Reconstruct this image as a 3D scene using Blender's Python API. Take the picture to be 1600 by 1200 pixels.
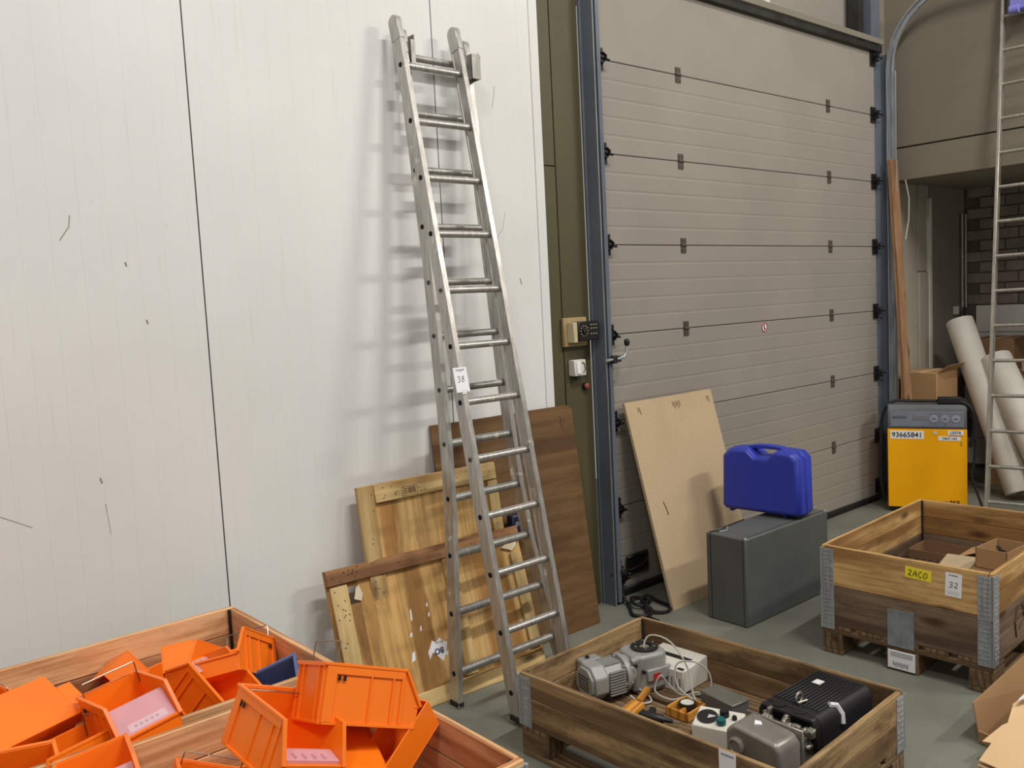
import bpy, bmesh, math, random
from math import radians, sin, cos, pi
from mathutils import Vector, Matrix, Euler

for o in list(bpy.data.objects):
    bpy.data.objects.remove(o)
rnd = random.Random(7)
scene = bpy.context.scene
COL = scene.collection

# ------------------------------------------------------------------ camera, world, lamps, exposure
cam_d = bpy.data.cameras.new('camera')
cam = bpy.data.objects.new('camera', cam_d)
COL.objects.link(cam)
cam_d.sensor_width = 36.0
cam_d.lens = 30.78
cam_d.clip_start = 0.05
_yaw, _pit, _rol = radians(40.519), radians(-5.237), radians(-2.927)
F = Vector((sin(_yaw), cos(_yaw), 0)); Rt = Vector((cos(_yaw), -sin(_yaw), 0)); U = Vector((0, 0, 1))
F2 = F * cos(_pit) + U * sin(_pit); U2 = U * cos(_pit) - F * sin(_pit)
R3 = Rt * cos(_rol) + U2 * sin(_rol); U3 = U2 * cos(_rol) - Rt * sin(_rol)
m = Matrix((R3, U3, -F2)).transposed().to_4x4()
m.translation = Vector((0, 0, 1.770))
cam.matrix_world = m
scene.camera = cam

world = bpy.data.worlds.new('hall_ambient'); scene.world = world
world.use_nodes = True
bg = world.node_tree.nodes['Background']
bg.inputs[0].default_value = (0.80, 0.785, 0.75, 1)
bg.inputs[1].default_value = 0.45

def lamp(name, loc, target, size, power, col):
    d = bpy.data.lights.new(name, 'AREA')
    d.shape = 'RECTANGLE'; d.size = size[0]; d.size_y = size[1]
    d.energy = power; d.color = col
    o = bpy.data.objects.new(name, d); COL.objects.link(o)
    o.location = loc
    o.rotation_euler = (Vector(target) - Vector(loc)).to_track_quat('-Z', 'Y').to_euler()
    return o
lamp('hall_lamp', (2.60, -1.4, 8.2), (2.2, 3.2, 0.6), (2.6, 0.16), 350, (1.0, 0.97, 0.92))
lamp('hall_lamp', (6.4, -2.0, 5.2), (6.4, 2.6, 0.4), (1.8, 0.3), 158, (1.0, 0.965, 0.90))
lamp('hall_lamp', (-1.5, -0.5, 6.2), (0.5, 3.0, 1.0), (0.8, 0.8), 85, (1.0, 0.97, 0.94))

vs = scene.view_settings
vs.view_transform = 'Standard'; vs.look = 'None'; vs.gamma = 1.0
vs.exposure = 0.0
vs.use_curve_mapping = False

# ------------------------------------------------------------------ materials
def lin(c):
    return tuple(((v / 255) / 12.92 if v / 255 <= .04045 else ((v / 255 + .055) / 1.055) ** 2.4) for v in c) + (1,)
MATS = {}
def newmat(name):
    mt = bpy.data.materials.new(name); mt.use_nodes = True
    return mt, mt.node_tree, mt.node_tree.nodes['Principled BSDF']
def N(nt, t, **kw):
    n = nt.nodes.new(t)
    for k, v in kw.items():
        if k.startswith('i_'): n.inputs[k[2:].replace('_', ' ')].default_value = v
        else: setattr(n, k, v)
    return n
def mix(nt, fac, a, b, blend='MIX'):
    n = nt.nodes.new('ShaderNodeMix'); n.data_type = 'RGBA'; n.blend_type = blend
    for s, v in ((n.inputs[0], fac), (n.inputs[6], a), (n.inputs[7], b)):
        if hasattr(v, 'links') or isinstance(v, bpy.types.NodeSocket): nt.links.new(v, s)
        else: s.default_value = v
    return n.outputs[2]
def ramp(nt, src, p0, c0, p1, c1):
    r = nt.nodes.new('ShaderNodeValToRGB')
    e = r.color_ramp.elements
    e[0].position = p0; e[0].color = c0; e[1].position = p1; e[1].color = c1
    nt.links.new(src, r.inputs[0]); return r.outputs[0]
W1 = (1, 1, 1, 1); K1 = (0, 0, 0, 1)
def coords(nt, scale, obj_random=True):
    tc = N(nt, 'ShaderNodeTexCoord'); mp = N(nt, 'ShaderNodeMapping')
    mp.inputs['Scale'].default_value = scale
    nt.links.new(tc.outputs['Object'], mp.inputs[0])
    if obj_random:
        oi = N(nt, 'ShaderNodeObjectInfo')
        v = N(nt, 'ShaderNodeVectorMath', operation='SCALE'); v.inputs[0].default_value = (37.3, 91.7, 53.1)
        nt.links.new(oi.outputs['Random'], v.inputs[3])
        nt.links.new(v.outputs[0], mp.inputs['Location'])
    return mp.outputs[0]
def noise(nt, vec, scale, detail=3, rough=.55):
    n = N(nt, 'ShaderNodeTexNoise'); n.inputs['Scale'].default_value = scale
    n.inputs['Detail'].default_value = detail; n.inputs['Roughness'].default_value = rough
    nt.links.new(vec, n.inputs['Vector']); return n.outputs[0]
def bump(nt, bs, h, strength, dist=.002):
    b = N(nt, 'ShaderNodeBump'); b.inputs['Strength'].default_value = strength; b.inputs['Distance'].default_value = dist
    nt.links.new(h, b.inputs['Height']); nt.links.new(b.outputs[0], bs.inputs['Normal'])

def plain(name, c, rough=.5, metal=0, var=.12, vscale=6, bmp=0, bscale=120, spec=.5):
    if name in MATS: return MATS[name]
    mt, nt, bs = newmat(name)
    v = coords(nt, (1, 1, 1))
    c = lin(c)
    dk = tuple(x * (1 - var) for x in c[:3]) + (1,); lt = tuple(min(1, x * (1 + var)) for x in c[:3]) + (1,)
    nt.links.new(ramp(nt, noise(nt, v, vscale), .3, dk, .7, lt), bs.inputs['Base Color'])
    bs.inputs['Roughness'].default_value = rough; bs.inputs['Metallic'].default_value = metal
    bs.inputs['Specular IOR Level'].default_value = spec
    if bmp: bump(nt, bs, noise(nt, v, bscale, 2), bmp)
    MATS[name] = mt; return mt

def wood(name, light, mid, dark, rough=.65, stain=.35, knots=True, grain=1.0, stain_c=(70, 52, 34)):
    """grain along local X"""
    if name in MATS: return MATS[name]
    mt, nt, bs = newmat(name)
    v = coords(nt, (1, 1, 1)); vg = coords(nt, (1.3, 26, 26)); vw = coords(nt, (0.9, 9, 9))
    g = noise(nt, vg, 2.4 * grain, 5, .6)
    col = ramp(nt, g, .38, lin(mid), .58, lin(light))
    w = N(nt, 'ShaderNodeTexWave', wave_type='BANDS', bands_direction='Y')
    w.inputs['Scale'].default_value = 1.1; w.inputs['Distortion'].default_value = 7; w.inputs['Detail'].default_value = 2
    w.inputs['Detail Scale'].default_value = .6
    nt.links.new(vw, w.inputs['Vector'])
    wf = ramp(nt, w.outputs[0], .5, K1, .95, (.8, .8, .8, 1))
    col = mix(nt, wf, col, lin(dark))
    vst = coords(nt, (1, 3.2, 3.2)); st = ramp(nt, noise(nt, vst, 3.6, 6, .72), .48, K1, .66, (stain,) * 3 + (1,))
    col = mix(nt, st, col, lin(stain_c))
    if knots:
        vk = coords(nt, (2.6, 7, 7))
        vo = N(nt, 'ShaderNodeTexVoronoi'); vo.inputs['Scale'].default_value = 1.0
        nt.links.new(vk, vo.inputs['Vector'])
        kf = ramp(nt, vo.outputs['Distance'], .07, (.92,) * 3 + (1,), .20, K1)
        col = mix(nt, kf, col, lin((78, 48, 26)))
    hs = N(nt, 'ShaderNodeHueSaturation'); oi = N(nt, 'ShaderNodeObjectInfo')
    mr = N(nt, 'ShaderNodeMapRange'); mr.inputs[3].default_value = .86; mr.inputs[4].default_value = 1.12
    nt.links.new(oi.outputs['Random'], mr.inputs[0]); nt.links.new(mr.outputs[0], hs.inputs['Value'])
    nt.links.new(col, hs.inputs['Color']); nt.links.new(hs.outputs[0], bs.inputs['Base Color'])
    bs.inputs['Roughness'].default_value = rough; bs.inputs['Specular IOR Level'].default_value = .3
    bump(nt, bs, g, .25, .001)
    MATS[name] = mt; return mt

M_ = {}
M_['wood_new'] = wood('pine_fresh', (228, 184, 136), (204, 152, 104), (158, 102, 60), stain=.22)
M_['wood_warm'] = wood('pine_golden', (206, 168, 112), (178, 138, 84), (130, 90, 48), stain=.4)
M_['wood_old'] = wood('pine_weathered', (178, 148, 106), (150, 121, 84), (98, 74, 48), stain=.7)
M_['wood_dark'] = wood('pine_dark_weathered', (136, 114, 92), (114, 93, 74), (80, 62, 48), stain=.5)
M_['pallet'] = wood('pallet_wood', (132, 108, 78), (112, 90, 64), (84, 64, 44), stain=.55)
M_['batten'] = wood('batten_pine', (214, 186, 132), (198, 168, 112), (166, 128, 78), stain=.15)
M_['batten_red'] = wood('batten_reddish', (160, 118, 80), (144, 102, 66), (112, 76, 48), stain=.3)
M_['ply'] = wood('plywood_face', (216, 180, 120), (192, 150, 92), (160, 112, 58), stain=.3, knots=False, grain=.6)
M_['ply2'] = wood('plywood_face_aged', (206, 166, 104), (180, 138, 80), (140, 98, 52), stain=.4, knots=False, grain=.6)
M_['brown_ply'] = wood('film_faced_brown_board', (122, 92, 60), (108, 80, 50), (88, 64, 40), rough=.5, stain=.35, knots=False, grain=.4)
M_['plank'] = wood('plank_raw', (168, 130, 96), (150, 112, 80), (120, 84, 56), stain=.3)

def mat_floor():
    mt, nt, bs = newmat('painted_concrete')
    v = coords(nt, (1, 1, 1), False)
    a = ramp(nt, noise(nt, v, 1.3, 6, .6), .32, lin((104, 105, 95)), .68, lin((130, 131, 119)))
    sc = ramp(nt, noise(nt, v, 14, 5, .7), .58, K1, .78, (.4, .4, .4, 1))
    a = mix(nt, sc, a, lin((92, 92, 84)))
    vs_ = coords(nt, (8, .8, 1), False)
    s2 = ramp(nt, noise(nt, vs_, 3, 5, .7), .6, K1, .8, (.22, .22, .22, 1))
    a = mix(nt, s2, a, lin((156, 156, 148)))
    nt.links.new(a, bs.inputs['Base Color'])
    bs.inputs['Roughness'].default_value = .55
    bump(nt, bs, noise(nt, v, 60, 4), .08)
    return mt
def mat_whitewall():
    mt, nt, bs = newmat('white_lacquered_steel')
    v = coords(nt, (1, 1, 1), False)
    a = ramp(nt, noise(nt, v, .8, 4, .6), .3, lin((218, 218, 215)), .7, lin((230, 230, 227)))
    # vertical dirt smears and scuffs
    vz = coords(nt, (30, 1, 1.2), False)
    s = ramp(nt, noise(nt, vz, 1.6, 5, .75), .60, K1, .82, (.28, .28, .28, 1))
    a = mix(nt, s, a, lin((168, 160, 144)))
    vd = coords(nt, (1, 1, .35), False)
    d = ramp(nt, noise(nt, vd, 38, 3, .6), .72, K1, .78, (.55, .55, .55, 1))
    a = mix(nt, d, a, lin((150, 142, 126)))
    nt.links.new(a, bs.inputs['Base Color']); bs.inputs['Roughness'].default_value = .6; bs.inputs['Specular IOR Level'].default_value = .25
    return mt
def mat_alu(name, c, rough=.38, spots=True, metal=.85):
    mt, nt, bs = newmat(name)
    v = coords(nt, (1, 1, 1)); vl = coords(nt, (18, 18, 1.5))
    a = ramp(nt, noise(nt, vl, 4, 4), .3, lin(tuple(int(x * .82) for x in c)), .7, lin(c))
    f = ramp(nt, noise(nt, v, 9, 5, .7), .62, K1, .68, (.8, .8, .8, 1))
    if spots: a = mix(nt, f, a, lin((222, 216, 204)))
    nt.links.new(a, bs.inputs['Base Color'])
    mm = N(nt, 'ShaderNodeMath', operation='SUBTRACT'); mm.inputs[0].default_value = .88
    nt.links.new(f, mm.inputs[1])
    mx = N(nt, 'ShaderNodeMath', operation='MULTIPLY'); mx.inputs[1].default_value = metal; nt.links.new(mm.outputs[0], mx.inputs[0]); nt.links.new(mx.outputs[0], bs.inputs['Metallic'])
    rr = ramp(nt, noise(nt, v, 5, 4), .3, (rough - .08,) * 3 + (1,), .7, (rough + .16,) * 3 + (1,))
    nt.links.new(rr, bs.inputs['Roughness'])
    return mt
def mat_chip():
    mt, nt, bs = newmat('chipboard')
    v = coords(nt, (1, 1, 1), False)
    a = ramp(nt, noise(nt, v, 160, 3, .8), .35, lin((174, 148, 114)), .65, lin((206, 184, 150)))
    s = ramp(nt, noise(nt, v, 2.2, 4, .6), .5, K1, .8, (.3, .3, .3, 1))
    a = mix(nt, s, a, lin((150, 122, 84)))
    nt.links.new(a, bs.inputs['Base Color']); bs.inputs['Roughness'].default_value = .75
    return mt
def mat_plastic(name, c, rough=.35, trans=0, alpha=1):
    mt, nt, bs = newmat(name)
    v = coords(nt, (1, 1, 1))
    c = lin(c); dk = tuple(x * .9 for x in c[:3]) + (1,)
    nt.links.new(ramp(nt, noise(nt, v, 5), .3, dk, .7, c), bs.inputs['Base Color'])
    bs.inputs['Roughness'].default_value = rough
    bs.inputs['Transmission Weight'].default_value = trans
    bs.inputs['Alpha'].default_value = alpha
    return mt
def mat_wrap():
    mt, nt, bs = newmat('stretch_film')
    bs.inputs['Base Color'].default_value = (.85, .85, .83, 1); bs.inputs['Roughness'].default_value = .15
    bs.inputs['Alpha'].default_value = .38
    v = coords(nt, (1, 1, 1)); bump(nt, bs, noise(nt, v, 22, 5, .7), .9, .02)
    return mt
M_['floor'] = mat_floor(); M_['white'] = mat_whitewall(); M_['chip'] = mat_chip()
M_['alu'] = mat_alu('worn_aluminium', (200, 197, 191), .36); M_['alu_dark'] = mat_alu('dull_aluminium', (178, 175, 169), .45)
M_['alu_cool'] = mat_alu('galvanised_ladder', (190, 184, 172), .45, False)
M_['galv'] = mat_alu('galvanised_steel', (186, 190, 194), .4, False, .6)
M_['orange'] = mat_plastic('orange_polypropylene', (255, 126, 20), .38)
M_['blue_grey'] = mat_plastic('slate_blue_plastic', (92, 106, 152), .45)
M_['blue'] = mat_plastic('ultramarine_plastic', (48, 62, 172), .42)
M_['pink_clear'] = mat_plastic('clear_window_plastic', (236, 190, 200), .18, 0, .55)
M_['wrap'] = mat_wrap()
M_['white_plastic'] = plain('white_enamel', (214, 210, 198), .4, var=.06)
M_['cream'] = plain('cream_plastic', (196, 184, 148), .45)
M_['black'] = plain('black_plastic', (24, 24, 25), .45)
M_['black_rib'] = plain('black_ribbed_cover', (22, 22, 24), .5, var=.2)
M_['rubber'] = plain('black_rubber', (20, 20, 20), .6)
M_['steel_dark'] = plain('dark_steel', (62, 60, 56), .5, .6, var=.3)
M_['steel_blue'] = plain('blue_grey_steel', (104, 112, 122), .45, .2, var=.15, vscale=3)
M_['wire'] = plain('bare_wire', (150, 146, 140), .3, .9)
M_['olive'] = plain('olive_painted_steel', (80, 74, 48), .55, var=.1, vscale=2)
M_['door'] = plain('grey_beige_door_steel', (150, 143, 133), .5, var=.06, vscale=1.5, bmp=.12, bscale=90)
M_['taupe'] = plain('taupe_wall_panel', (128, 119, 103), .6, var=.05, vscale=1.2)
M_['taupe_dk'] = plain('taupe_wall_recess', (128, 122, 108), .7, var=.08, vscale=1.5)
M_['wallgrey'] = plain('grey_wall_render', (166, 158, 142), .7, var=.06, vscale=1.5)
M_['brick'] = plain('painted_brick', (134, 124, 114), .8, var=.25, vscale=4, bmp=.3, bscale=40)
M_['mortar'] = plain('mortar', (98, 90, 82), .9)
M_['brick_white'] = plain('white_painted_block', (228, 225, 216), .7, var=.06)
M_['card'] = plain('cardboard', (172, 134, 92), .8, var=.07, vscale=3)
M_['card_dk'] = plain('cardboard_brown', (130, 98, 66), .8, var=.1, vscale=3)
M_['card_lt'] = plain('cardboard_light', (214, 180, 136), .8, var=.04)
M_['beige'] = plain('beige_board', (176, 158, 126), .8)
M_['foam'] = plain('white_foam', (214, 208, 196), .7, var=.05)
M_['paper'] = plain('white_paper', (236, 236, 240), .6, var=.02)
M_['yellow_label'] = plain('yellow_label', (240, 220, 50), .5, var=.03)
M_['ink'] = plain('ink', (28, 28, 32), .6)
M_['ink_grey'] = plain('printed_grey', (120, 118, 126), .6)
M_['ink_brown'] = plain('brown_print', (92, 64, 44), .6)
M_['ink_blue'] = plain('blue_print', (52, 58, 98), .6)
M_['yellow'] = plain('charger_yellow', (255, 178, 0), .6, var=.03, spec=.25)
M_['panel_grey'] = plain('charger_grey', (92, 94, 98), .5)
M_['panel_strip'] = plain('control_strip', (120, 124, 138), .45)
M_['dark_grey'] = plain('dark_grey_fibre_case', (90, 92, 90), .55, var=.12, vscale=3)
M_['motor'] = plain('grey_cast_enamel', (150, 150, 146), .42, .15, var=.1, vscale=4)
M_['cast'] = plain('cast_metal', (146, 141, 134), .38, .45, var=.2, vscale=8)
M_['cast_lt'] = plain('aluminium_fittings', (150, 144, 134), .4, .6, var=.3, vscale=30)
M_['red'] = plain('red_plastic', (176, 42, 40), .4)
M_['red_dull'] = plain('dull_red_plastic', (150, 66, 58), .5)
M_['teal'] = plain('teal_knob', (20, 92, 92), .35)
M_['tan_wood'] = wood('varnished_wood', (206, 146, 62), (190, 128, 48), (150, 92, 30), stain=.1, knots=False)
M_['cable_grey'] = plain('grey_cable', (176, 172, 164), .5)
M_['glass'] = plain('meter_glass', (206, 208, 202), .12)
M_['tape'] = plain('silver_tape', (150, 154, 158), .3, .4, var=.2, vscale=20)
M_['tape_white'] = plain('white_tape', (222, 222, 222), .4)
M_['navy'] = plain('navy_plastic', (34, 38, 62), .4)
M_['lilac'] = plain('lilac_plastic', (132, 132, 206), .4)
M_['scratch'] = plain('scratch_grime', (146, 138, 124), .8)
M_['hole'] = plain('dark_opening', (14, 13, 12), .9)
M_['torn'] = plain('torn_wood', (230, 214, 184), .8)

# ------------------------------------------------------------------ mesh helpers
class MB:
    def __init__(s): s.v = []; s.f = []
    def add(s, vs, fs):
        k = len(s.v); s.v += [tuple(p) for p in vs]; s.f += [tuple(i + k for i in f) for f in fs]
    def box(s, c, d, rot=None):
        hx, hy, hz = d[0] / 2, d[1] / 2, d[2] / 2
        R = rot if isinstance(rot, Matrix) else (Euler(rot).to_matrix() if rot else None)
        vs = []
        for x, y, z in ((-1,-1,-1),(1,-1,-1),(1,1,-1),(-1,1,-1),(-1,-1,1),(1,-1,1),(1,1,1),(-1,1,1)):
            p = Vector((x * hx, y * hy, z * hz))
            if R: p = R @ p
            vs.append(p + Vector(c))
        s.add(vs, [(0,3,2,1),(4,5,6,7),(0,1,5,4),(1,2,6,5),(2,3,7,6),(3,0,4,7)])
        return s
    def b(s, x0, x1, y0, y1, z0, z1):
        return s.box(((x0+x1)/2, (y0+y1)/2, (z0+z1)/2), (abs(x1-x0), abs(y1-y0), abs(z1-z0)))
    def prism(s, poly, axis, a, b):
        """poly in the other two axes (cyclic order), extruded along axis from a to b"""
        n = len(poly)
        def P(p, t):
            return {'x': (t, p[0], p[1]), 'y': (p[0], t, p[1]), 'z': (p[0], p[1], t)}[axis]
        vs = [P(p, a) for p in poly] + [P(p, b) for p in poly]
        fs = [tuple(range(n))[::-1], tuple(range(n, 2 * n))] + [(i, (i + 1) % n, n + (i + 1) % n, n + i) for i in range(n)]
        s.add(vs, fs); return s
    def cyl(s, p0, p1, r0, r1=None, n=16, cap=True):
        r1 = r0 if r1 is None else r1
        p0, p1 = Vector(p0), Vector(p1); d = (p1 - p0).normalized()
        a = d.orthogonal().normalized(); bb = d.cross(a)
        vs = []
        for p, r in ((p0, r0), (p1, r1)):
            for i in range(n):
                t = 2 * pi * i / n; vs.append(p + (a * cos(t) + bb * sin(t)) * r)
        fs = [(i, (i + 1) % n, n + (i + 1) % n, n + i) for i in range(n)]
        if cap: fs += [tuple(range(n))[::-1], tuple(range(n, 2 * n))]
        s.add(vs, fs); return s
    def pipe(s, p0, p1, r, ri, n=14):
        """hollow tube"""
        p0, p1 = Vector(p0), Vector(p1); d = (p1 - p0).normalized()
        a = d.orthogonal().normalized(); bb = d.cross(a); vs = []
        for p, q in ((p0, r), (p1, r), (p1, ri), (p0, ri)):
            for i in range(n):
                t = 2 * pi * i / n; vs.append(p + (a * cos(t) + bb * sin(t)) * q)
        fs = [(k * n + i, k * n + (i + 1) % n, ((k + 1) % 4) * n + (i + 1) % n, ((k + 1) % 4) * n + i) for k in range(4) for i in range(n)]
        s.add(vs, fs); return s
    def tube(s, pts, r, n=8, closed=False):
        pts = [Vector(p) for p in pts]; rings = []
        d0 = (pts[1] - pts[0]).normalized(); a = d0.orthogonal().normalized()
        for i, p in enumerate(pts):
            d = (pts[min(i + 1, len(pts) - 1)] - pts[max(i - 1, 0)]).normalized()
            a = (a - d * a.dot(d)).normalized(); bb = d.cross(a)
            rings.append([p + (a * cos(2 * pi * k / n) + bb * sin(2 * pi * k / n)) * r for k in range(n)])
        vs = [q for ring in rings for q in ring]
        fs = [(j * n + k, j * n + (k + 1) % n, (j + 1) * n + (k + 1) % n, (j + 1) * n + k) for j in range(len(pts) - 1) for k in range(n)]
        fs += [tuple(range(n))[::-1], tuple(range((len(pts) - 1) * n, len(pts) * n))]
        s.add(vs, fs); return s
    def lathe(s, prof, base=(0, 0, 0), axis=(0, 0, 1), n=20):
        """prof [(r, h)]"""
        ax = Vector(axis).normalized(); a = ax.orthogonal().normalized(); bb = ax.cross(a); base = Vector(base)
        vs = []
        for r, h in prof:
            for i in range(n):
                t = 2 * pi * i / n; vs.append(base + ax * h + (a * cos(t) + bb * sin(t)) * max(r, 1e-4))
        fs = [(j * n + i, j * n + (i + 1) % n, (j + 1) * n + (i + 1) % n, (j + 1) * n + i) for j in range(len(prof) - 1) for i in range(n)]
        fs += [tuple(range(n))[::-1], tuple(range((len(prof) - 1) * n, len(prof) * n))]
        s.add(vs, fs); return s
    def sweep(s, pts, prof):
        """prof: polygon of (u,v); pts: list of (origin, uvec, vvec)"""
        n = len(prof); vs = []
        for o, u, v in pts:
            for a, b in prof: vs.append(Vector(o) + Vector(u) * a + Vector(v) * b)
        L = len(pts)
        fs = [(j * n + i, j * n + (i + 1) % n, (j + 1) * n + (i + 1) % n, (j + 1) * n + i) for j in range(L - 1) for i in range(n)]
        fs += [tuple(range(n))[::-1], tuple(range((L - 1) * n, L * n))]
        s.add(vs, fs); return s
    def mesh(s, name, mat, smooth=False):
        me = bpy.data.meshes.new(name); me.from_pydata(s.v, [], s.f)
        bm = bmesh.new(); bm.from_mesh(me); bmesh.ops.recalc_face_normals(bm, faces=bm.faces); bm.to_mesh(me); bm.free()
        me.materials.append(mat)
        if smooth:
            for p in me.polygons: p.use_smooth = True
            try: me.set_sharp_from_angle(angle=radians(40))
            except Exception: pass
        return me
    def obj(s, name, mat, parent=None, bevel=0, smooth=False, label=None, seg=1):
        return link(name, s.mesh(name, mat, smooth or bevel > 0), parent, bevel, label, seg)

def link(name, me, parent=None, bevel=0, label=None, seg=1):
    o = bpy.data.objects.new(name, me); COL.objects.link(o)
    if parent: o.parent = parent
    if bevel:
        md = o.modifiers.new('bevel', 'BEVEL'); md.width = bevel; md.segments = seg; md.limit_method = 'ANGLE'; md.angle_limit = radians(40)
    if label: o['label'] = label
    return o
def thing(name, label, cat, loc=(0, 0, 0), rot=(0, 0, 0), group=None):
    o = bpy.data.objects.new(name, None); COL.objects.link(o)
    o.empty_display_size = .1
    o.location = loc; o.rotation_euler = rot
    o['label'] = label; o['category'] = cat
    if group: o['group'] = group
    return o
def tag(o, label, cat, group=None):
    o['label'] = label; o['category'] = cat
    if group: o['group'] = group
    return o
def struct(o): o['kind'] = 'structure'; return o
def sroot(name, loc=(0, 0, 0), rot=(0, 0, 0)):
    o = bpy.data.objects.new(name, None); COL.objects.link(o); o.location = loc; o.rotation_euler = rot
    o['kind'] = 'structure'; return o
def copy_tree(o, parent=None):
    c = o.copy(); COL.objects.link(c)
    if parent: c.parent = parent
    for ch in list(CH.get(o.name, [])) or [x for x in o.children]:
        copy_tree(ch, c)
    return c
CH = {}
def stroke_text(mb, strokes, r):
    for st in strokes: mb.tube(st, r, 6)
def text_mesh(txt, size, mat, depth=.0006, bold=0):
    cu = bpy.data.curves.new('txt', 'FONT'); cu.body = txt; cu.size = size; cu.extrude = depth; cu.offset = bold
    cu.align_x = 'CENTER'; cu.align_y = 'CENTER'
    o = bpy.data.objects.new('txt', cu); COL.objects.link(o)
    dg = bpy.context.evaluated_depsgraph_get(); dg.update()
    me = bpy.data.meshes.new_from_object(o.evaluated_get(dg))
    bpy.data.objects.remove(o); me.materials.clear(); me.materials.append(mat)
    return me
def text(name, txt, size, mat, parent, loc, rot, bold=0, label=None):
    o = link(name, text_mesh(txt, size, mat, bold=bold), parent, label=label)
    o.location = loc; o.rotation_euler = rot; return o
def face_y(parent_rot=0): return (pi / 2, 0, 0)   # text standing upright, read from -Y

# hand-drawn digits: unit cell 0..1 wide, 0..1.4 high
DIG = {
 '3': [[(0,1.2),(.35,1.4),(.7,1.2),(.6,.9),(.3,.75),(.75,.55),(.7,.15),(.35,0),(0,.15)]],
 '8': [[(.7,1.2),(.4,1.4),(.1,1.15),(.3,.8),(.7,.5),(.65,.1),(.35,0),(.05,.2),(.2,.6),(.6,.9),(.7,1.2)]],
 '2': [[(.05,1.1),(.3,1.4),(.65,1.25),(.6,.8),(.05,.1),(.35,.15),(.8,.05)]],
 'A': [[(0,0),(.2,.9),(.4,1.4),(.7,.8),(.8,0)],[(.1,.6),(.75,.65)]],
 'C': [[(.75,1.2),(.4,1.4),(.05,.9),(.1,.3),(.45,0),(.8,.2)]],
 'O': [[(.4,1.4),(.05,.9),(.1,.2),(.45,0),(.8,.4),(.75,1.1),(.4,1.4)]],
 'V': [[(0,1.4),(.35,0),(.8,1.5)]],
}
def hand(mb, s, x, z, h, y=0, slant=.1, r=.0012, gap=1.15):
    k = h / 1.4
    for ch in s:
        for st in DIG.get(ch, []):
            mb.tube([(x + (a + slant * b) * k, y, z + b * k) for a, b in st], r, 5)
        x += k * gap

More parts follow.
